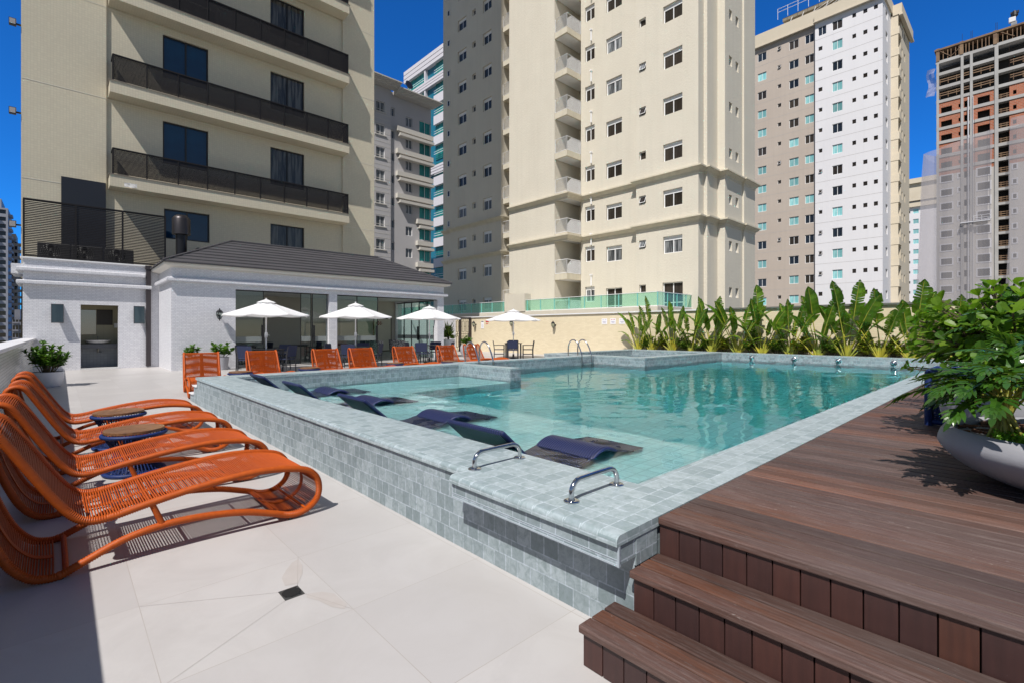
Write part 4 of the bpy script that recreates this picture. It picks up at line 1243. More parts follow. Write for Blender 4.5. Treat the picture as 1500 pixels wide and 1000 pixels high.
wallface(b, 'Y', 28.88, 26.7, 29.4, -18, TOP); wallface(b, 'X', 29.4, 28.88, 31.3, -18, TOP)
wallface(b, 'Y', 31.3, 28.0, 29.4, -18, TOP)
wallface(b, 'X', 28.0, 31.3, 38.8, -18, TOP, opsW, .20)
wallface(b, 'Y', 38.8, 28.0, 28.2, -18, TOP); wallface(b, 'X', 28.2, 38.8, 40.3, -18, TOP, opsW, .20)
wallface(b, 'Y', 40.3, 28.2, 40, -18, TOP)
opsF = []; winF = []
for k in range(-7, 9):
    z = 20.95+2.92*k
    for a0, a1 in ((30.72,31.17),(31.72,32.17)):
        opsF.append((a0,a1,z,z+.62)); winF.append(('Y',12.874,a0,a1,z,z+.62,'small'))
for y, xa, xb, y2 in ((13.556,28.0,28.714,13.343),(13.343,28.714,30.128,12.874),(12.874,30.128,32.795,12.765),(12.765,32.795,34.646,40.3)):
    wallface(b, 'Y', y, xa, xb, -18, TOP, opsF if y == 12.874 else (), .16)
    wallface(b, 'X', xb, min(y,y2), max(y,y2), -18, TOP)
b.quad((26.7,12.7,TOP),(40,12.7,TOP),(40,40.3,TOP),(26.7,40.3,TOP))
obj('wall', b, BEIGE, CT)
r7 = random.Random(2)
WINS = [w for w in winR+winM+winF if -1.5 < w[4] < 30]+[w for w in winW if -1.5 < w[4] < 40]
for w in WINS:
    if w[0] == 'X' and w[2] > 31: pm = PANE_BLUE if w[4] > 14 else PANE_MIX
    else: pm = PANE_MIX if r7.random() < .16 else PANE_DARK
    window(CT, w[0], w[1], w[2], w[3], w[4], w[5], kind=w[6], pm=pm, inset=.13)
CPROF = [(0,-.36),(.03,-.34),(.03,-.24),(.10,-.18),(.20,-.10),(.22,-.06),(.30,-.04),(.30,.05),(.0,.09)]
for z in (11.22, 8.22):
    b = MB()
    cornice(b, [(28.0,31.32),(28.0,31.3),(28.0,31.0)][:0] or [(26.7,28.86),(26.7,23.62),(26.7,22.70),(28.3,22.70),(28.3,17.85),(28.0,17.85),(28.0,13.556),(28.714,13.556),(28.714,13.343),(30.128,13.343),(30.128,12.874),(32.795,12.874),(32.795,12.765),(34.646,12.765),(34.646,14)], z, CPROF)
    obj('cornice', b, BEIGE_TRIM, CT)
    b = MB(); cornice(b, [(28.2,40.3),(28.2,38.8),(28.0,38.8),(28.0,31.3),(29.4,31.3)], z, CPROF); obj('cornice', b, BEIGE_TRIM, CT)
def barred(b, p, q, z, h, n=22, slope=.55):
    """white balcony front of slanted flat bars between two corners"""
    P = Vector((*p,z)); Q = Vector((*q,z)); L = (Q-P).length; d = (Q-P).normalized()
    b.tube([P+Vector((0,0,h)), Q+Vector((0,0,h))], .022, 4); b.tube([P, Q], .022, 4)
    s_ = -h*slope
    step = .085
    while s_ < L:
        a0, a1 = s_, s_+h*slope*2
        z0, z1 = 0., h
        if a0 < 0: z0 = h*(0-a0)/(a1-a0); a0 = 0
        if a1 > L: z1 = z0+(h-z0)*(L-a0)/(a1-a0); a1 = L
        if a1 > a0+.02: b.tube([P+d*a0+Vector((0,0,z0)), P+d*a1+Vector((0,0,z1))], .012, 4, cap=False)
        s_ += step
    b.tube([P, P+Vector((0,0,h))], .02, 4); b.tube([Q, Q+Vector((0,0,h))], .02, 4)
for k in range(-7, 7):
    z = 23.30+2.97*k
    if z < 1: continue
    b = MB(); b.box(26.72,22.77,z-.42,29.55,23.93,z)
    sl = obj('balcony', b, BEIGE_TRIM, CT)
    b = MB(); b.box(26.85,22.9,z-.428,29.5,23.9,z-.421); obj('soffit', b, WHITE, sl)
    b = MB(); barred(b, (26.76,23.93), (26.76,22.80), z+.04, .98); barred(b, (26.76,22.80), (28.28,22.80), z+.04, .98)
    obj('railing', b, WHITE_METAL, sl)
    b = MB(); b.box(29.52,23.0,z,29.58,23.7,z+2.05); o = obj('balcony_door', b, PANE_DARK, sl)
    b = MB(); b.tube([(28.22,21.75,z-.9),(28.22,21.75,z-.1)], .055, 8); b.box(28.12,21.68,z-.16,28.29,21.82,z-.06); obj('flue_pipe', b, WHITE_METAL, CT)
for k in range(-11, 9):
    z = 30.6+2.98*k
    if z < 3: continue
    b = MB(); b.box(28.1,29.0,z-.42,29.35,31.2,z); sl = obj('balcony', b, BEIGE_TRIM, CT)
    b = MB(); barred(b, (28.12,31.2), (28.12,29.0), z+.04, .98); obj('railing', b, WHITE_METAL, sl)

# ================================================================== WHITE AND TAN TOWER
WT = thing('white_tower', 'white and tan apartment tower with a cream roof band rising behind the garden wall', 'building', (80,20,0))
WHITEW = M('white_render', (.71,.70,.725), .8, (.66,.65,.68), .12, 5, lo=.3, hi=.8, streak=.10); TANW = M('tan_render', (.475,.41,.355), .85, (.44,.375,.325), .15, 5, streak=.15)
CREAMT = M('cream_band', (.60,.53,.42), .8, (.55,.48,.37), .3)
opsT = []; wT = []; opsV = []; wV = []
r8 = random.Random(5)
for k in range(-14, 1):
    z = 39.55+2.86*k
    for a0, a1, dz, h, kd in ((22.0,20.86,0,1.2,'two'),(24.07,22.81,.05,1.2,'two'),(25.64,25.15,.75,.55,'small'),(28.45,27.2,-.1,1.2,'two')):
        if k == 0: dz -= 0
        o = (a1,a0,z+dz,z+dz+h); opsT.append(o); wT.append((*o, kd if kd == 'two' or r8.random() > .25 else 'tilt'))
    z = 39.85+2.86*k
    for a0, a1, dz, h, kd in ((18.50,17.30,0,1.25,'two'),(20.15,19.68,.62,.55,'small'),(16.19,15.77,.62,.55,'small'),(14.98,14.53,.62,.55,'small'),(13.84,13.41,.62,.55,'small')):
        o = (a1,a0,z+dz,z+dz+h); opsV.append(o); wV.append((*o, kd if kd == 'two' or r8.random() > .3 else 'tilt'))
for a0, a1, z in ((20.15,18.98,42.75),):
    pass
z = 42.55
for a0, a1 in ((18.5,17.3),(20.2,19.2)): opsV.append((a1,a0,z,z+1.25)); wV.append((a1,a0,z,z+1.25,'two'))
for a0, a1 in ((16.19,15.77),(14.98,14.53),(13.84,13.41)): opsV.append((a1,a0,z+.7,z+1.25)); wV.append((a1,a0,z+.7,z+1.25,'tilt'))
z = 42.45
for a0, a1 in ((22.0,20.86),(24.07,22.81),(28.45,27.2)): opsT.append((a1,a0,z,z+1.25)); wT.append((a1,a0,z,z+1.25,'two'))
opsT.append((25.15,25.64,z+.6,z+1.2)); wT.append((25.15,25.64,z+.6,z+1.2,'tilt'))
b = MB(); wallface(b, 'X', 78.3, 20.6, 40, -18, 44.7, opsT, .15); wallface(b, 'Y', 40, 78.3, 95, -18, 44.7)
obj('tan_wall', b, TANW, WT)
opsS = [(79.6,80.9,39.85+2.86*k,39.85+2.86*k+1.1) for k in range(-13, 2)]
b = MB(); wallface(b, 'X', 77.7, 12.91, 20.57, -18, 44.6, opsV, .15); wallface(b, 'Y', 20.6, 77.7, 78.3, -18, 44.6); wallface(b, 'Y', 12.91, 77.7, 83.1, -18, 44.6, opsS, .15)
obj('white_wall', b, WHITEW, WT)
b = MB()
for k in range(-14, 2):
    z = 39.2+2.86*k; b.box(77.692,12.9,z,77.6985,20.56,z+.035); b.box(78.292,20.7,z-.3,78.2985,30,z-.265)
obj('joint_line', b, M('joint_shade', (.42,.40,.39), .9), WT)
b = MB(); b.box(83.1,12.11,-18,91.9,30,44.0)
opsB = [(85.6,86.3,39.6+2.86*k,40.7+2.86*k) for k in range(-13,2)]+[(87.6,88.4,39.6+2.86*k,40.7+2.86*k) for k in range(-13,2)]
b = MB(); wallface(b, 'X', 83.1, 12.1, 12.95, -18, 44.2); wallface(b, 'Y', 12.1, 84.9, 91.9, -18, 44.2, opsB, .15); wallface(b, 'X', 91.9, 12.1, 30, -18, 44.2); wallface(b, 'X', 84.9, 12.1, 12.9, -18, 44.2)
wallface(b, 'Y', 13.9, 83.1, 84.9, -18, 44.2)
obj('side_wall', b, CREAMT, WT)
for k in range(-13, 2):
    z = 39.0+2.86*k
    b = MB(); b.box(83.05,11.98,z-.25,84.9,12.95,z+.10); b.box(83.05,11.98,z+.10,83.13,12.95,z+.75); b.box(83.13,11.98,z+.10,84.9,12.05,z+.75); obj('balcony', b, CREAMT, WT)
cnt = 0; small = []
order = sorted([('X',77.7,*w) for w in wV]+[('X',78.3,*w) for w in wT]+[('Y',12.91,*o,'small') for o in opsS]+[('Y',12.1,*o,'small') for o in opsB], key=lambda w: -(w[3]-w[2])*(w[5]-w[4])*(1 if w[0] == 'X' else .2))
order = [w for w in order if w[4] > 2.5]
extra_f = MB()
for i, w in enumerate(order):
    pm = PANE_DARK
    if w[6] == 'two': pm = PANE_TEAL if r8.random() < .68 and w[4] < 42 else (PANE_BLUE if r8.random() < .5 else PANE_DARK)
    if i < 98: window(WT, w[0], w[1], w[2], w[3], w[4], w[5], kind=w[6], pm=pm, inset=.08)
    else:
        if w[0] == 'X': extra_f.box(w[1]+.08,w[2],w[4],w[1]+.10,w[3],w[5])
        else: extra_f.box(w[2],w[1]+.08,w[4],w[3],w[1]+.10,w[5])
if extra_f.v:
    o = obj('small_window', extra_f, PANE_DARK, WT); o['kind'] = 'stuff'
b = MB()
b.box(77.3,12.7,44.6,95,20.58,46.1); b.box(77.9,20.58,44.7,95,40.2,46.5); b.box(83.0,11.7,44.2,92.3,12.69,45.6)
b.box(77.2,12.6,44.45,77.9,20.7,44.6); b.box(77.8,20.7,44.5,78.4,40.3,44.7); b.box(82.9,11.6,44.0,92.4,12.0,44.25)
obj('parapet_band', b, CREAMT, WT)
b = MB(); b.box(82,17.5,46.1,92,25.5,49.0); b.box(81.6,17.3,49.0,92.4,26.0,49.5); obj('penthouse', b, M('penthouse_brown', (.22,.19,.14), .9), WT)
b = MB()
for i in range(6):
    y = 17.6+i*1.55; b.tube([(80.6,y,46.3),(80.6,y-1.0,48.6)], .05, 4); 
for i in range(9): b.tube([(80.3,16.2+.9*i*.2,46.4+i*.35),(80.3,21.0+.9*i*.2,46.4+i*.35-1.8)], .035, 4)
for q in (0,.5): b.tube([(81,26.5,50.4+q),(81,16,50.4+q)], .035, 4)
for i in range(8): b.tube([(81,26.5-i*1.4,49.3),(81,26.5-i*1.4,50.95)], .03, 4)
obj('roof_railing', b, WHITE_METAL, WT)

# ================================================================== UNFINISHED BUILDING
UB = thing('unfinished_building', 'unfinished concrete and red brick tower partly wrapped in grey safety netting', 'building', (140,6,0))
CONC = M('raw_concrete', (.42,.41,.40), .9, (.33,.32,.31), .4, 6); BRICKM = tile('red_brick', (.42,.135,.065), (.33,.10,.05), (.33,.22,.17), .6, .3, .03, .5, .9, .2)
PLAST = M('grey_plaster', (.48,.455,.43), .9, (.40,.38,.36), .25, 6); PLYW = M('formwork_wood', (.26,.17,.10), .9, (.15,.09,.06), .8, 4); SURR = M('window_surround', (.56,.56,.60), .8)
DARKIN = M('dark_interior', (.018,.016,.015), .9)
cols = [(9.187,9.6),(7.81,8.216),(4.118,4.655),(13.0,13.382)]
rows = [47.1-2.9*k for k in range(0, 20)]
opB = []; opP = []; sur = []
for k, z in enumerate(rows):
    for a0, a1, h, dz in ((10.951,12.674,1.25,-.05),(9.65,9.96,.75,.35),(8.3,9.1,1.3,.1),(5.333,7.107,1.45,0),(1.644,2.106,.8,.3),(-1.5,-.6,.8,.3)):
        o = (a0,a1,z+dz,z+dz+h)
        if z > 33.5: opB.append(o)
        else:
            opP.append(o)
            if a0 not in (8.3,): sur.append(o)
bay = (2.60,4.118)
opB.append((bay[0],bay[1],34.0,60)); opP.append((bay[0],bay[1],-18,34.0))
b = MB(); wallface(b, 'X', 136, -9, 13.38, 34.0, 50.0, opB, .3); wallface(b, 'Y', 13.38, 136, 150, 34, 50); obj('brick_wall', b, BRICKM, UB)
b = MB(); wallface(b, 'X', 136, -9, 13.38, -18, 34.0, opP, .3); wallface(b, 'Y', 13.38, 136, 150, -18, 34); obj('plaster_wall', b, PLAST, UB)
b = MB(); b.box(137.2,-9,-18,137.4,13.0,57); obj('dark_core', b, DARKIN, UB)
b = MB()
for k in range(-2, 18):
    z = 49.35-2.9*k
    if z > 34: b.box(135.85,-9,z,149,13.45,z+.62)
    else: b.box(135.93,bay[0]-.1,z,138,bay[1]+.1,z+.5)
b.box(135.8,-9,57.7,149,13.5,58.3)
for a0, a1 in cols: b.box(135.75,a0,-18,136.4,a1,57.7)
obj('concrete_frame', b, CONC, UB)
b = MB()
for o in sur:
    w = .22
    for (y0,z0,y1,z1) in ((o[0]-w,o[2]-w,o[0],o[3]+w),(o[1],o[2]-w,o[1]+w,o[3]+w),(o[0],o[3],o[1],o[3]+w),(o[0],o[2]-w,o[1],o[2])): b.box(135.93,y0,z0,135.99,y1,z1)
so = obj('window_surround', b, SURR, UB); so['kind'] = 'stuff'
for z in (50.3,53.2):
    for a0, a1 in ((9.6,13.0),(4.655,9.187),(-9,2.5)):
        b = MB()
        for q in (.3,.75): b.box(135.95,a0,z+.2+q,136.05,a1,z+.36+q)
        y = a0+.6
        while y < a1: b.box(135.98,y,z,136.04,y+.09,z+1.2); y += 1.3
        obj('guardrail', b, PLYW, UB)
for k in range(0, 17):
    z = 47.3-2.9*k
    b = MB()
    for q in (.25,.7,1.1): b.box(136.05,bay[0],z-.5+q,136.15,bay[1],z-.36+q)
    for y in (bay[0]+.3,bay[1]-.4): b.box(136.0,y,z-.5,136.06,y+.1,z+.8)
    obj('guardrail', b, PLYW, UB)
b = MB(); b.box(135.6,-9,60.4,149,13.7,60.75); b.box(136.5,-9,58.3,149,13.4,58.5); obj('formwork_deck', b, PLYW, UB)
b = MB(); r9 = random.Random(9); y = -8.8
while y < 13.4:
    b.box(135.8,y,58.3,135.92,y+.12,60.4); y += r9.uniform(.45,.75)
for y in (12.9,9.2,4.3,-1.0): b.box(135.7,y,58.2,136.3,y+.55,60.9)
for y0, y1 in ((12.8,11.2),(9.2,11.0),(3.8,1.9)): b.tube([(135.75,y0,60.2),(135.75,y1,58.6)], .07, 4)
obj('prop', b, PLYW, UB)
b = MB(); b.box(138,-9,58.31,138.2,13.3,60.4); obj('dark_core', b, DARKIN, UB)
b = MB()
for y in (9.4,8.1,7.9,4.5,4.3): b.tube([(136.2,y,60.7),(136.2,y,62.6)], .03, 4)
obj('starter_bar', b, DARKGREY, UB)
NET = glassy('safety_net', (.93,.92,.93), 1.02, 0, .5, (.40,(.44,.42,.44)))
b = MB()
def netsheet(x, ya, yb, ztop_a, ztop_b, zb, flare):
    nx, nz = 22, 16; vs = []
    for j in range(nz+1):
        for i in range(nx+1):
            f = i/nx; g = j/nz; y = ya+(yb-ya)*f
            zt = ztop_a+(ztop_b-ztop_a)*f
            z = zt+(zb-zt)*g
            vs.append((x-.35*math.sin(f*19+g*2)*.5-.25, y+(flare*g if i == 0 else 0)+.15*math.sin(g*9+f*5), z))
    b.add(vs, [(j*(nx+1)+i, j*(nx+1)+i+1, (j+1)*(nx+1)+i+1, (j+1)*(nx+1)+i) for j in range(nz) for i in range(nx)])
netsheet(135.2, 15.4, 5.0, 39.0, 41.3, 0, 1.6); netsheet(135.2, 2.4, -8, 42.5, 43, 0, .8)
b.add([(135.0,15.4,39.0),(137,13.5,38.5),(138,13.6,0),(135,17,0)], [(0,1,2,3)])
obj('safety_net', b, NET, UB)
b = MB(); vs = []
for j in range(7):
    for i in range(4): vs.append((135.6-.4*math.sin(j+i), 13.5+i*.45+.25*math.sin(j*1.3), 56.8-j*.95))
b.add(vs, [(j*4+i,j*4+i+1,(j+1)*4+i+1,(j+1)*4+i) for j in range(6) for i in range(3)]); obj('torn_net', b, NET, UB)
t = thing('work_platform', 'suspended work platform hanging at a window of the unfinished building', 'platform', (135.2,6.5,23))
b = MB(); b.box(134.6,5.2,23.2,135.4,9.6,23.35); obj('deck', b, SURR, t)
b = MB()
for z in (23.9,24.4): b.box(134.6,5.2,z,134.66,7.6,z+.06)
for y in (5.2,6.4,7.6): b.box(134.6,y,23.3,134.66,y+.06,24.45)
obj('guardrail', b, SURR, t)
b = MB()
for y in (5.3,7.5): b.tube([(135,y,24.4),(135.2,y,44)], .03, 4)
obj('cable', b, DARKGREY, t)
b = MB(); b.box(135.55,8.35,5,135.75,8.55,49); b.box(135.55,7.70,5,135.75,7.80,49); o = obj('hoist_mast', b, M('mast_pale', (.50,.50,.53), .6), UB)
t = thing('roof_winch', 'small dark topped machine with a white box standing on the unfinished roof', 'machine', (138,2.0,60.8))
b = MB(); b.box(137.6,1.6,60.8,138.2,2.4,62.3); obj('stand', b, M('winch_blue', (.12,.15,.20), .7, (.3,.3,.3), 1.5), t)
b = MB(); b.box(137.5,1.75,62.3,138.1,2.75,63.3); obj('housing', b, WHITE, t, bevel=.1)
b = MB(); b.lathe([(.3,0),(.55,.3),(.5,.8),(.25,1.3),(0,1.4)], 12, (137.9,1.95,63.2)); b.box(137.6,1.3,63.9,138.0,2.5,64.3); obj('motor', b, BLACK, t)

# ================================================================== BUILDINGS FURTHER BACK
GB = thing('grey_apartment_block', 'light grey apartment block with stacked ledges and an overhanging striped cornice', 'building', (32,56,0))
GREYW = M('grey_render', (.47,.455,.46), .85, (.43,.415,.42), .3); GTRIM = M('pale_trim', (.56,.53,.48), .8)
ops = []; ws = []
for k in range(-8, 1):
    z = 29.0+2.9*k
    ops += [(29.0,30.2,z,z+1.3),(33.4,34.4,z-.6,z+.6),(31.1,31.75,z+.1,z+1.15)]
    ws += [(29.0,30.2,z,z+1.3,PANE_MIX),(33.4,34.4,z-.6,z+.6,PANE_MIX),(31.1,31.75,z+.1,z+1.15,PANE_BLUE)]
    ops.append((35.5,37.3,z-.9,z+.75)); ws.append((35.5,37.3,z-.9,z+.75,PANE_GREEN))
b = MB(); wallface(b, 'Y', 56, 20, 31.05, -18, 32.6, ops, .2); wallface(b, 'X', 31.05, 56, 56.3, -18, 32.6); wallface(b, 'Y', 56.3, 31.05, 37.34, -18, 32.2, ops, .2); wallface(b, 'X', 37.34, 56.3, 70, -18, 32.2)
obj('wall', b, GREYW, GB)
for a0, a1, z0, z1, pm in ws: window(GB, 'Y', 56 if a1 < 31 else 56.3, a0, a1, z0, z1, 'two', pm=pm, inset=.12)
b = MB()
for k in range(-8, 1):
    z = 29.0+2.9*k
    for q in (0,.55,1.1,1.7): b.box(20,55.985,z-1.45+q,31.0,55.9985,z-1.40+q)
    hi = k > -4
    x0 = 31.9 if hi else 34.9
    b.box(x0,55.75,z-1.75,37.4,56.295,z-1.15); b.box(x0+.3,55.6,z-2.35,37.45,56.295,z-2.0)
    b.box(28.8,55.9,z-.12,30.4,55.998,z)
obj('ledge', b, GTRIM, GB)
b = MB()
for i in range(5): b.box(20,55.0-i*.16,32.2+i*.13,31.6+i*.05,56.0,32.33+i*.13); b.box(31.6,55.3-i*.16,31.75+i*.13,37.6+i*.16,56.3,31.88+i*.13)
b.box(26,56.5,32.9,31,60,34.0)
obj('cornice', b, GTRIM, GB)
t = thing('satellite_dish', 'small black dish on the roof edge of the grey apartment block', 'dish', (33.6,56,33))
b = MB(); b.lathe([(.0,.0),(.3,.05),(.52,.18),(.6,.34)], 18); o = obj('reflector', b, BLACK, t, smooth=60); o.location = (33.6,56.1,33.6); o.rotation_euler = (1.2,.5,0)
b = MB(); b.cyl((33.6,56.1,32.2),(33.6,56.1,33.6),.05,8); b.box(33.0,55.9,32.2,34.6,56.8,32.7); obj('mast', b, GTRIM, t)

TB = thing('teal_glass_tower', 'white banded tower with teal glazing between the grey block and the big beige tower', 'building', (50,75,0))
WB = M('white_band', (.60,.58,.62), .6); DTEAL = M('teal_cladding', (.015,.16,.24), .3, (.012,.13,.20), .4)
b = MB(); b.box(48.9,60,-18,60,81.6,50); obj('core', b, DTEAL, TB)
b = MB(); b.box(48.2,60,48.6,49,82.0,49.2); b.box(48.2,60,49.35,49,82.0,50.0); b.box(48.2,60,50.15,49,82.0,50.8)
for z in (44.9,29.0): 
    for q in (0,.5,1.0): b.box(48.25,60,z+q,49,81.8,z+q+.38)
for k in range(0, 15):
    z = 41.2-3.6*k
    if abs(z-29.6) > 1.2: b.box(48.3,60,z,48.95,72.0,z+1.55)
    if abs(z-29.6) > 1.2: b.box(48.3,75.1,z-.2,48.95,81.6,z+1.3)
b.box(48.35,74.7,-18,48.95,75.1,48.5)
obj('white_band', b, WB, TB)
for k in range(0, 17):
    z = 45.9-3.6*(k-1)-.4
    for a0, a1 in ((60,71.9),(75.15,81.5)):
        b = MB(); b.box(48.75,a0,z-3.2,48.88,a1,z-.2); g = obj('glazing', b, PANE_GREEN, TB)
        b = MB(); b.box(48.3,a0,z-2.35,48.36,a1,z-2.28); b.box(48.3,a0,z-1.95,48.36,a1,z-1.90); obj('rail', b, WHITE_METAL, g)

WB2 = thing('apartment_block', 'plain white block between the white tower and the netted building', 'building', (260,18,0))
ops = [(33.9,35.0,4+4.2*k,5.1+4.2*k) for k in range(0,12)]+[(31.2,33.0,3.7+4.2*k,5.6+4.2*k) for k in range(0,12)]
b = MB(); wallface(b, 'X', 260, 5, 60, -18, 55, ops, .3); obj('wall', b, WHITEW, WB2)
for o in ops: window(WB2, 'X', 260, *o, kind='two', pm=PANE_TEAL if o[0] < 33 else PANE_DARK, inset=.15)
b = MB(); b.box(258.5,5,55,263,60,62.0); b.box(257.5,5,62.0,264,60.4,64); b.box(259,5,52.6,260,60,54.4); obj('parapet_band', b, CREAMT, WB2)

def slab_tower(label, x0, y0, x1, y1, h, col, g):
    t = thing('seafront_tower', label, 'building', (x0,y0,0), 'distant seafront towers')
    m = M('seafront_render', col, .7)
    ops = []; n_ = int((h+10)/3.0)
    w = x1-x0
    for k in range(n_):
        for i in range(3): ops.append((x0+w*(.06+.32*i), x0+w*(.30+.32*i), -8+3*k+.6, -8+3*k+2.3))
    b = MB(); wallface(b, 'Y', y0, x0, x1, -18, h, ops, 1.0); wallface(b, 'X', x1, y0, y1, -18, h); b.quad((x0,y0,h),(x1,y0,h),(x1,y1,h),(x0,y1,h)); obj('wall', b, m, t)
    b = MB(); b.box(x0,y0+1.0,-18,x1,y0+1.1,h); obj('glazing', b, g, t)
    b = MB()
    for k in range(n_): b.box(x0+w*.02,y0-1.2,-8+3*k,x0+w*.66,y0-.01,-8+3*k+.35); b.box(x1+.01,y0+2,-8+3*k,x1+1.2,y0+8,-8+3*k+.9)
    obj('balcony', b, m, t)
    b = MB(); b.box(x0+w*.2,y0+2,h,x1-w*.2,y1-2,h+4); obj('penthouse', b, m, t)
slab_tower('tall distant seafront tower with stacked balconies beyond the white annex', -26, 290, -15.8, 312, 52, (.30,.31,.36), PANE_BLUE)
slab_tower('shorter distant tan seafront tower beside the tall one', -17.5, 312, -13.9, 330, 41, (.36,.31,.27), PANE_DARK)
slab_tower('low distant seafront building by the strip of sea', -13.6, 270, -10.9, 282, 5.5, (.22,.22,.25), PANE_BLUE)
# ================================================================== PLANTS
PALMLEAF = leafmat('palm_leaf', (.045,.120,.008), (.135,.240,.018), .36, .45, .6)
PETIOLE = M('petiole', (.42,.36,.03), .5, (.22,.26,.04), 2.5, 3, lo=.35, hi=.65, island=.3)
BUSHLEAF = leafmat('croton_leaf', (.05,.085,.012), (.30,.27,.015), .45, .3, .7)
STEM = M('plant_stem', (.12,.09,.045), .8, (.07,.055,.03), 8)
def blade(mb, base, dirv, L, W, droop, rng, tears=.5, side=None, n=16):
    """paddle leaf along dirv starting at base; torn into strips near the rim"""
    d = Vector(dirv).normalized(); side = Vector(side).normalized() if side is not None else d.cross(Vector((0,0,1))).normalized()
    p = Vector(base); pts = []; dd = d.copy()
    for i in range(n+1):
        pts.append((p.copy(), dd.copy())); dd = (dd+Vector((0,0,-droop/n*(1+i/n)))).normalized(); p = p+dd*L/n
    def wd(f): return W*.5*min(1, (f*7)**.6)*(1-max(0,(f-.55)/.45)**2.2*.97)
    for s_ in (-1, 1):
        tear = 0
        for i in range(n):
            (a, ta), (c, tc) = pts[i], pts[i+1]
            f0, f1 = i/n, (i+1)/n
            nrm = side.cross(ta).normalized()
            up = nrm*(.22)
            tornhere = rng.random() < tears
            gap = rng.uniform(.2,.42) if tornhere else 0.
            jj = rng.uniform(.82,1.08) if tears > .3 else 1
            w0, w1 = wd(f0)*jj, wd(f1)*jj
            if tornhere: tear = rng.uniform(-.35,.1)
            o0 = (side*s_ + up + Vector((0,0,tear))*.6 + ta*.35).normalized()*w0
            o1 = (side*s_ + up + Vector((0,0,tear))*.6 + tc*.35).normalized()*w1
            m0, m1 = a+o0*.5+nrm*W*.03, c+o1*.5+nrm*W*.03
            e0 = a+o0; e1 = c+o1
            e1 = e1.lerp(e0, gap); m1 = m1.lerp(m0, gap*.4)
            mb.add([a, c, m1, m0, e1, e0], [(0,1,2,3),(3,2,4,5)])
    # midrib
    return [q[0] for q in pts]
def fan_plant(x, y, z, hgt, seed, label, nl=8, spread=.55):
    rng = random.Random(seed)
    t = thing('fan_palm', label, 'palm', (x,y,z), 'traveller palms along the cream wall')
    pt = MB()
    for k in range(nl):
        f = (k+.5)/nl*2-1
        f += rng.uniform(-.12,.12)
        ang = f*spread+rng.uniform(-.06,.06)
        H = hgt*(1-.42*abs(f))*rng.uniform(.72,1.0)
        if k % 3 == 1: H *= .68
        lean = Vector((rng.uniform(-.22,.08), math.sin(ang)*1.0, math.cos(ang)))
        base = Vector((x+rng.uniform(-.05,.05), y+f*.09, z))
        Lp = H*rng.uniform(.44,.54)
        mid = base+lean*Lp*.55; end = base+lean*Lp+Vector((0,math.copysign(.04,f),0))
        pt.tube([base, mid, end], [.034,.022,.013], 6)
        Lb = H*rng.uniform(.46,.58); W = Lb*rng.uniform(.32,.44)
        fa = rng.uniform(-.9,.9)
        side = Vector((math.cos(fa)*.5, math.cos(fa), 0)) if abs(f) < .45 else Vector((.9, .25, .25*math.copysign(1,f)))
        d = (lean+Vector((rng.uniform(-.1,.1),.15*f,0))).normalized()
        side = (side-d*side.dot(d))
        lf = MB()
        pp = blade(lf, end, d, Lb, W, rng.uniform(.05,.5)+abs(f)*.7, rng, .5 if rng.random() < .6 else .12, side)
        pt.tube(pp[:-1], [.012*(1-i/len(pp))+.003 for i in range(len(pp)-1)], 5)
        obj('leaf', lf, PALMLEAF, t)
    # spathe-like lower sheaths
    for k in range(7):
        f = k/6*2-1; pt.tube([(x,y+f*.09,z),(x+rng.uniform(-.05,.05),y+f*.15,z+rng.uniform(.35,.62))], [.04,.014], 6)
    obj('stalks', pt, PETIOLE, t, smooth=60)
PY = [12.363,11.66,10.687,9.831,8.918,7.885,6.972,5.995,5.12,4.247,3.329,2.533]
PH = [2.55,2.7,2.5,2.7,2.95,2.75,2.7,2.55,2.65,3.0,2.65,2.65]
ORD = ['first','second','third','fourth','fifth','sixth','seventh','eighth','ninth','tenth','eleventh','last visible']
for i, (y, h) in enumerate(zip(PY, PH)):
    fan_plant(19.62, y, .40, h, 40+i, 'fan leaved palm with yellow stalks, %s in the row counted from the wall signs' % ORD[i], 13 if h > 2.7 else 11, .85 if h > 3 else .74)
fan_plant(19.62, 1.5, .40, 2.8, 77, 'fan leaved palm at the far end of the row, behind the broad leaved shrub')
def leafy(mb, c, d, L, W, rng, fold=.25, curl=.25):
    d = Vector(d).normalized(); s_ = d.cross(Vector((rng.uniform(-.3,.3),rng.uniform(-.3,.3),1))).normalized(); n = s_.cross(d)
    c = Vector(c)
    m = c+d*L*.5+n*L*curl*.3; e = c+d*L-n*L*curl*.25
    a = c+d*L*.28; 
    l1 = a+s_*W*.42+n*W*fold; r1 = a-s_*W*.42+n*W*fold; l2 = c+d*L*.62+s_*W*.5+n*W*fold+n*L*curl*.2; r2 = c+d*L*.62-s_*W*.5+n*W*fold+n*L*curl*.2
    mb.add([c, l1, a+n*L*curl*.15, r1, l2, c+d*L*.62+n*L*curl*.25, r2, e], [(0,2,1),(0,3,2),(1,2,5,4),(2,3,6,5),(4,5,7),(5,6,7)])
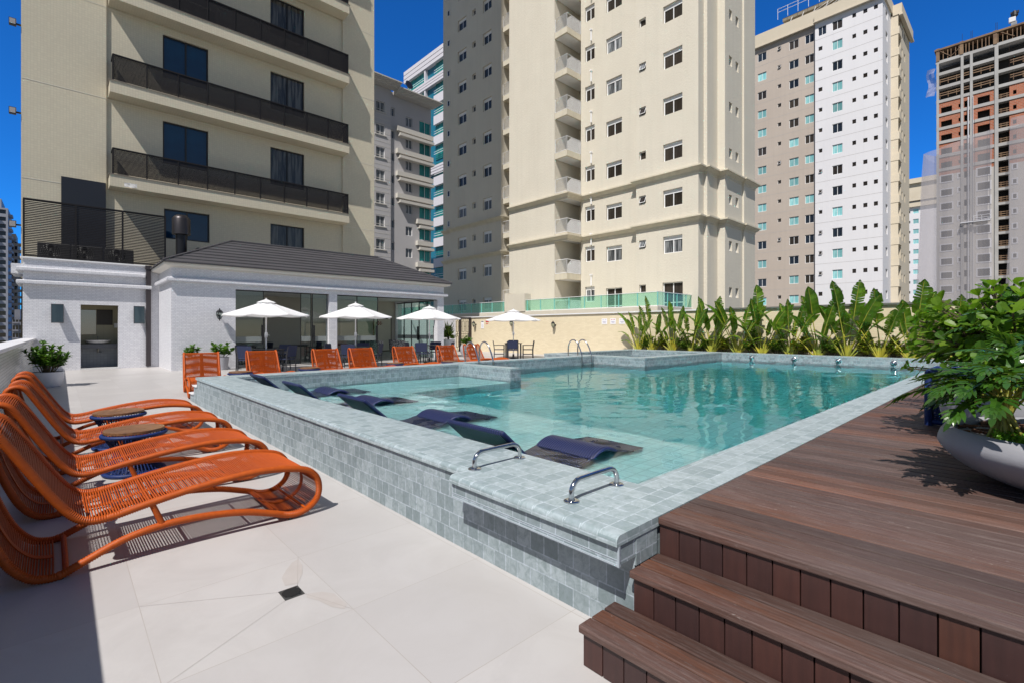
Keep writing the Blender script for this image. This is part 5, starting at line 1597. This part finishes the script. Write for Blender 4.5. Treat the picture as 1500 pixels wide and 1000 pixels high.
def bush(name, x, y, z, r, h, seed, label, cat, mat, nleaf=230, L=.16, W=.055, group=None, pot=None, tilt=.5):
    rng = random.Random(seed)
    t = thing(name, label, cat, (x,y,z), group)
    lf = MB(); sm = MB()
    ns = max(5, int(nleaf/26))
    for k in range(ns):
        a = 2*PI*k/ns+rng.uniform(-.3,.3); q = math.sqrt(rng.random())*r
        tip = Vector((x+q*math.cos(a), y+q*math.sin(a), z+h*rng.uniform(.55,1.0)*(1-.35*(q/r)**2)))
        base = Vector((x+q*.25*math.cos(a), y+q*.25*math.sin(a), z))
        mid = base.lerp(tip, .55)+Vector((0,0,.03))
        sm.tube([base, mid, tip], [.010,.008,.005], 5)
        for i in range(int(nleaf/ns)):
            f = rng.uniform(.35,1.03); p = base.lerp(mid, f/.55) if f < .55 else mid.lerp(tip, min(1,(f-.55)/.45))
            az = rng.uniform(0, 2*PI); el = rng.uniform(-.25,1.1)*tilt+(.5 if f > .9 else .1)
            d = Vector((math.cos(az)*math.cos(el), math.sin(az)*math.cos(el), math.sin(el)))
            leafy(lf, p, d, L*rng.uniform(.65,1.15), W*rng.uniform(.8,1.2), rng)
    obj('foliage', lf, mat, t); obj('stem', sm, STEM, t)
    return t
BY = [11.98,11.19,10.151,9.272,8.445,7.353,6.455,5.617,4.74,3.724,2.979]
GREENB = leafmat('bush_leaf', (.035,.085,.012), (.12,.17,.015), .4, .3, .7)
for i, y in enumerate(BY):
    nm = ['first','second','third','fourth','fifth','sixth','seventh','eighth','ninth','tenth','eleventh'][i]
    bush('low_shrub', 19.70, y, .40, .36, .72 if i not in (5,) else .95, 200+i, 'low yellow green shrub between the palms, %s counted from the wall signs' % nm, 'shrub', BUSHLEAF if i % 3 == 1 or i == 9 else GREENB, 330, .20, .07, 'low shrubs between the palms')
b = MB(); b.box(19.31,-4,-.28,20.2,13.1,.41); o = struct('planting_bed', b, M('bed_soil', (.06,.04,.025), .95, (.10,.07,.045), 9))

# potted plants on the terrace
GREYPOT = M('grey_cement', (.40,.40,.43), .7, (.33,.33,.36), 5, 5, bump=.15, bscale=40); WHITEPOT = M('white_pot', (.68,.68,.69), .5, (.6,.6,.62), 4)
SOIL = M('soil', (.035,.022,.015), .95, (.07,.045,.03), 30)
POTLEAF = leafmat('pot_leaf', (.045,.115,.018), (.095,.20,.03), .3, .3, .5)
def pot(x, y, prof, mat, label, leaf=None):
    t = thing('plant_pot', label, 'pot', (x,y,0))
    b = MB(); b.lathe(prof, 32, (x,y,0)); obj('pot', b, mat, t, smooth=35)
    r_, z_ = prof[-1]
    b = MB(); b.lathe([(r_+.01,z_),(0,z_+.02)], 24, (x,y,0)); obj('soil', b, SOIL, t)
    return t
pot(-.22,16.15,[(.23,0),(.27,.05),(.30,.33),(.30,.36),(.275,.36),(.265,.30)], WHITEPOT, 'pale round pot in the corner by the white annex')
bush('potted_shrub', -.22,16.15,.30,.40,.78,301,'round green shrub in the pale pot by the annex window','shrub',POTLEAF,900,.14,.07,tilt=.8)
pot(3.22,19.15,[(.17,0),(.22,.42),(.20,.42),(.19,.36)], GREYPOT, 'grey pot against the pavilion wall, under the lamp side near the corner')
bush('potted_shrub', 3.22,19.15,.36,.28,.52,302,'small shrub mostly hidden behind the first poolside lounger','shrub',POTLEAF,150,.15,.08)
pot(4.08,19.1,[(.18,0),(.24,.44),(.22,.44),(.21,.38)], GREYPOT, 'grey pot against the pavilion wall beside the glazing')
bush('potted_shrub', 4.08,19.1,.38,.36,.66,303,'bright shrub under the pavilion wall lamp','shrub',POTLEAF,220,.17,.09)
pot(14.75,20.6,[(.24,0),(.33,.86),(.35,.88),(.31,.88),(.30,.80)], WHITEPOT, 'tall white tapered pot beside the pavilion end')
t = thing('dracaena', 'spiky narrow leaved plant in the tall white pot', 'plant', (14.75,20.6,.8))
b = MB(); r10 = random.Random(12); sm = MB()
for k, (dx, dy, h) in enumerate(((0,0,.65),(.06,.05,.35),(-.05,.03,.5))):
    sm.tube([(14.75+dx*.5,20.6+dy*.5,.8),(14.75+dx,20.6+dy,.8+h)], [.03,.022], 7)
    for i in range(42):
        a = r10.uniform(0,2*PI); el = r10.uniform(-.3,1.35); z = .8+h*r10.uniform(.45,1.02)
        leafy(b, (14.75+dx,20.6+dy,z), (math.cos(a)*math.cos(el), math.sin(a)*math.cos(el), math.sin(el)), r10.uniform(.35,.6), .045, r10, .2, -.5)
obj('foliage', b, leafmat('dracaena_leaf', (.07,.14,.02), (.22,.28,.04), .4, .3, .5), t); obj('stem', sm, STEM, t)
pot(15.35,19.9,[(.17,0),(.30,.25),(.30,.50),(.24,.62),(.21,.62),(.20,.56)], GREYPOT, 'grey rounded pot between the last two orange loungers')
bush('potted_shrub', 15.35,19.9,.56,.30,.42,304,'low green plant in the grey rounded pot','shrub',POTLEAF,170,.20,.07)

# big bowls on the deck
BOWL = M('bowl_cement', (.30,.30,.325), .62, (.245,.245,.27), 2.2, 6, bump=.2, bscale=25, stretch=(1,1,3))
MULCH = M('bark_mulch', (.17,.07,.035), .9, (.07,.03,.018), 8, island=.8, hue=(.26,.12,.06))
def bowl(x, y, prof, label, seed):
    t = thing('bowl_planter', label, 'planter', (x,y,.5), 'grey planters on the deck')
    b = MB(); b.lathe(spline2(prof), 64, (x,y,.5)); obj('bowl', b, BOWL, t, smooth=40)
    rng = random.Random(seed); r_, z_ = prof[-1]
    b = MB(); b.lathe([(r_+.01,z_-.02),(0,z_)], 30, (x,y,.5)); obj('soil', b, SOIL, t)
    b = MB()
    for i in range(520):
        a = rng.uniform(0,2*PI); q = math.sqrt(rng.random())*(r_-.01); s_ = rng.uniform(.012,.032)
        Mx = Matrix.Translation((x+q*math.cos(a), y+q*math.sin(a), .5+z_+rng.uniform(-.004,.022))) @ Matrix.Rotation(rng.uniform(0,6),4,'Z') @ Matrix.Rotation(rng.uniform(-.6,.6),4,'X')
        b.obox(Mx, s_*1.9, s_, s_*.5)
    o = obj('bark_mulch', b, MULCH, t); o['kind'] = 'stuff'
def spline2(prof):
    return [(p.x, p.z) for p in spline([(r,0,z) for r, z in prof], .03)]
bowl(3.95,-.275,[(.28,0),(.42,.025),(.57,.10),(.655,.19),(.65,.25),(.625,.29),(.595,.30),(.58,.285),(.585,.25)], 'wide low grey bowl planter with bark mulch on the deck', 1)
bowl(5.20,.07,[(.28,0),(.37,.08),(.425,.25),(.415,.45),(.405,.545),(.38,.55),(.37,.53),(.375,.48)], 'taller rounded grey planter behind the low bowl', 2)

PHILO = leafmat('philodendron_leaf', (.018,.062,.007), (.052,.130,.014), .26, .2, .7, .6)
def philo_leaf(mb, base, d, L, rng, roll=0., droop=.5):
    """lobed leaf: rib with paired finger lobes, each a bent strip"""
    d = Vector(d).normalized(); s_ = d.cross(Vector((0,0,1)))
    s_ = (s_.normalized() if s_.length > .05 else Vector((1,0,0)))
    s_ = (Matrix.Rotation(roll, 3, d) @ s_)
    p = Vector(base); dd = d.copy(); rib = []
    n = 8
    for i in range(n+1):
        rib.append((p.copy(), dd.copy())); dd = (dd+Vector((0,0,-droop/n))).normalized(); p = p+dd*L/n
    # inner blade
    for sg in (-1,1):
        for i in range(n):
            (a, ta), (c, tc) = rib[i], rib[i+1]; nn = s_.cross(ta).normalized()
            w0 = L*.115*(1-(i/n)*.6); w1 = L*.115*(1-((i+1)/n)*.6)
            if i == 0: w0 *= .5
            mb.add([a, c, c+s_*sg*w1+nn*w1*.25, a+s_*sg*w0+nn*w0*.25], [(0,1,2,3) if sg > 0 else (3,2,1,0)])
        for k in range(6):
            i = min(n-1, int(k*n/6)); a, ta = rib[i]; nn = s_.cross(ta).normalized()
            f = k/5
            ll = L*(.50-.18*abs(f-.35)-.12*f); w = L*(.056-.012*f)
            ang = 1.15-.85*f if k else 1.7
            od = (s_*sg*math.sin(ang)+ta*math.cos(ang)).normalized()
            cr = nn.cross(od).normalized()
            b0 = a+s_*sg*L*.03; q = []
            for j in range(4):
                g = j/3; ww = w*(1.0,1.08,.95,.12)[j]
                c = b0+od*ll*g+nn*ll*(.22*g-.38*g*g)
                q += [c-cr*ww, c-nn*ww*.3, c+cr*ww]
            mb.add(q, [(j*3,j*3+1,j*3+4,j*3+3) for j in range(3)]+[(j*3+1,j*3+2,j*3+5,j*3+4) for j in range(3)])
    (a, ta) = rib[-1]; w = L*.07
    mb.add([a-s_*w*.8, a+s_*w*.8, a+ta*L*.12+s_*w*.7, a+ta*L*.26, a+ta*L*.12-s_*w*.7], [(0,1,2,3,4)])
def philodendron(x, y, z, n, seed, label, R0, Hc, Lm):
    rng = random.Random(seed)
    t = thing('philodendron', label, 'plant', (x,y,z))
    lf = MB(); st_ = MB()
    for k in range(n):
        a = 2*PI*k*.382+rng.uniform(-.25,.25); f = (k+.5)/n
        el = 1.30-1.28*f+rng.uniform(-.12,.12)
        L1 = R0*rng.uniform(.7,1.1)*(.7+.45*f)
        d = Vector((math.cos(a)*math.cos(el), math.sin(a)*math.cos(el), math.sin(el)))
        root = Vector((x+.10*math.cos(a+2.2)*rng.random(), y+.10*math.sin(a+2.2)*rng.random(), z))
        base = Vector((x+.03*math.cos(a), y+.03*math.sin(a), z+Hc*rng.uniform(.75,1.1)))
        mid = base+d*L1*.5+Vector((0,0,.03)); end = base+d*L1
        st_.tube(spline([root, base, mid, end], .06), .0058, 6)
        d2 = Vector((d.x, d.y, d.z*.45-.12)); 
        philo_leaf(lf, end, d2, Lm*rng.uniform(.8,1.15), rng, rng.uniform(-.35,.35), rng.uniform(.5,1.1))
    obj('leaves', lf, PHILO, t); obj('stalks', st_, M('philo_stalk', (.24,.27,.04), .45, (.36,.31,.05), 3, island=.6), t, smooth=60)
philodendron(3.68,.08,.77,46,21,'glossy split leaf plant leaning over the edge of the low bowl',.22,.22,.23)
philodendron(4.02,-.06,.77,30,22,'split leaf plant on the far side of the low bowl, near the picture edge'.replace(', near the picture edge',''),.34,.2,.24)
# small ground cover at the foot of the plant
b = MB(); rng = random.Random(6)
for i in range(260):
    a = rng.uniform(0,2*PI); q = rng.random()**.5*.11
    leafy(b, (3.56+q*math.cos(a),.02+q*math.sin(a),.765+rng.uniform(0,.05)), (rng.uniform(-1,1),rng.uniform(-1,1),rng.uniform(.2,1)), .032, .014, rng)
o = obj('ground_cover', b, leafmat('moss_leaf', (.08,.22,.012), (.16,.34,.02), .5, .3, .4)); tag(o, 'tuft of bright green ground cover on the bark mulch', 'ground cover')

CLUSIA = leafmat('clusia_leaf', (.060,.155,.012), (.20,.32,.022), .42, .45, .5, .35)
def obovate(mb, c, d, L, W, n, rng):
    d = Vector(d).normalized(); s_ = d.cross(n)
    s_ = s_.normalized() if s_.length > .05 else d.orthogonal().normalized(); nn = s_.cross(d)
    c = Vector(c); prof = ((0,.0),(.18,.2),(.45,.40),(.72,.50),(.9,.40),(1.0,.12))
    vs = []; cup = rng.uniform(.1,.3); bend = rng.uniform(-.25,.1)
    for f, w in prof:
        m = c+d*L*f+nn*L*bend*f*f
        vs += [m-s_*W*w+nn*W*w*cup, m, m+s_*W*w+nn*W*w*cup]
    fs = []
    for i in range(len(prof)-1):
        o = i*3; fs += [(o,o+1,o+4,o+3),(o+1,o+2,o+5,o+4)]
    mb.add(vs, fs)
def clusia(x, y, z, R_, H, n, seed, label, L=.086):
    rng = random.Random(seed)
    t = thing('broad_leaf_shrub', label, 'shrub', (x,y,z))
    lf = MB(); br = MB()
    for k in range(n):
        a = rng.uniform(0,2*PI); el = math.asin(rng.uniform(.02,1)); rr = rng.random()**.33
        tip = Vector((x+R_*rr*math.cos(a)*math.cos(el), y+R_*rr*math.sin(a)*math.cos(el), z+.15+H*rr*math.sin(el)*.95))
        base = Vector((x+rng.uniform(-.1,.1), y+rng.uniform(-.1,.1), z))
        mid = base.lerp(tip, .5)+Vector((rng.uniform(-.06,.06),rng.uniform(-.06,.06),.06))
        br.tube([base, mid, tip], [.014,.009,.006], 5)
        ax = (tip-mid).normalized(); ax = (ax+Vector((0,0,.5))).normalized()
        for j in range(4):
            p = tip-ax*.055*j
            o1 = ax.orthogonal().normalized(); o2 = ax.cross(o1)
            ph = rng.uniform(0,PI)
            m = 3 if j == 0 else 2
            for q in range(m):
                b_ = ph+2*PI*q/m; d = o1*math.cos(b_)+o2*math.sin(b_)+ax*((.9,.45,.2,.0)[j]+rng.uniform(-.15,.15))
                obovate(lf, p, d, L*rng.uniform(.75,1.2), L*rng.uniform(.62,.78), ax, rng)
    obj('foliage', lf, CLUSIA, t); obj('branches', br, STEM, t)
clusia(5.25,.05,1.00,.72,.60,190,31,'dense shrub of rounded leaves in the taller grey planter')
clusia(7.0,-.10,.75,1.15,.98,150,32,'tall mass of rounded leaves behind the taller planter, at the deck side')
clusia(6.1,-1.15,.8,.85,.85,70,33,'rounded leaf shrub beyond the low bowl, deeper on the deck')
philodendron(4.97,.05,1.02,26,23,'split leaf plant sharing the taller planter',.30,.24,.27)
b = MB(); b.lathe([(.36,0),(.40,.2),(.40,.27),(.36,.27),(.35,.22)], 30, (7.0,-.10,.5)); t = thing('plant_pot', 'grey pot under the tall rounded leaf shrub', 'pot', (7.0,-.10,.5)); obj('pot', b, BOWL, t, smooth=40)
b = MB(); b.lathe([(.32,0),(.36,.2),(.36,.32),(.32,.32),(.31,.27)], 30, (6.1,-1.15,.5)); t = thing('plant_pot', 'grey pot beyond the low bowl planter', 'pot', (6.1,-1.15,.5)); obj('pot', b, BOWL, t, smooth=40)
# ================================================================== LIGHT, SKY, CAMERA
SUN = Vector((.645,.29,-1.0)).normalized()
el = math.asin(-SUN.z); az = math.atan2(-SUN.x, -SUN.y)       # compass direction towards the sun, from +y clockwise
w = bpy.data.worlds.new('World'); S.world = w; w.use_nodes = True
nt = w.node_tree; bg = nt.nodes['Background']
sky = nt.nodes.new('ShaderNodeTexSky'); sky.sky_type = 'NISHITA'; sky.sun_disc = False
sky.sun_elevation = el; sky.sun_rotation = az
sky.altitude = 2500; sky.air_density = 1.0; sky.dust_density = .1; sky.ozone_density = 4.0
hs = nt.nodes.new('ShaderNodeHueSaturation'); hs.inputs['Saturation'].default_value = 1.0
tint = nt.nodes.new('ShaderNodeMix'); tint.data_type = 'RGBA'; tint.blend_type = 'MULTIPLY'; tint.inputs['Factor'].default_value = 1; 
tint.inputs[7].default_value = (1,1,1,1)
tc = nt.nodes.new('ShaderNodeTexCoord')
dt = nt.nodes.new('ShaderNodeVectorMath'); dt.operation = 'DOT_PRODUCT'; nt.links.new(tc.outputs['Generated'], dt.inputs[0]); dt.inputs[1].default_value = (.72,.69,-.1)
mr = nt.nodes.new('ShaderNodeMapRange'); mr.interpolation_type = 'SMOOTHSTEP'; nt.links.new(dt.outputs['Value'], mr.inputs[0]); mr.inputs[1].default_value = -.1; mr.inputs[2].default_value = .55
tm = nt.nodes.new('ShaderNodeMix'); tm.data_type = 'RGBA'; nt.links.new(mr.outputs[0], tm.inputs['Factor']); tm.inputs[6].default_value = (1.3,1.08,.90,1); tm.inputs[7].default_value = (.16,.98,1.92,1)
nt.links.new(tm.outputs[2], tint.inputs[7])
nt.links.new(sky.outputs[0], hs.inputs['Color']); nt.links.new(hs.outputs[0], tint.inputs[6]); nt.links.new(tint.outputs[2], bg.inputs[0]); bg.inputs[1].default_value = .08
l = bpy.data.lights.new('sun', 'SUN'); l.energy = 5.0; l.angle = math.radians(.53); l.color = (1.0,.955,.89)
so = bpy.data.objects.new('sun', l); COL.objects.link(so); so.rotation_euler = SUN.to_track_quat('-Z','Y').to_euler(); so.location = (-20,-8,30)

cd = bpy.data.cameras.new('camera'); co = bpy.data.objects.new('camera', cd); COL.objects.link(co); S.camera = co
co.location = (0,0,1.35); co.rotation_euler = (PI/2,0,-math.radians(43.08))
cd.sensor_width = 36; cd.lens = 36*708/1500; cd.shift_y = -16/1500; cd.clip_start = .05; cd.clip_end = 40000
S.view_settings.view_transform = 'Standard'; S.view_settings.look = 'None'; S.view_settings.exposure = .18; S.view_settings.gamma = 1
S.cycles.max_bounces = 10; S.cycles.transparent_max_bounces = 16; S.cycles.transmission_bounces = 8
S.cycles.sample_clamp_indirect = 0
S.cycles.use_denoising = True
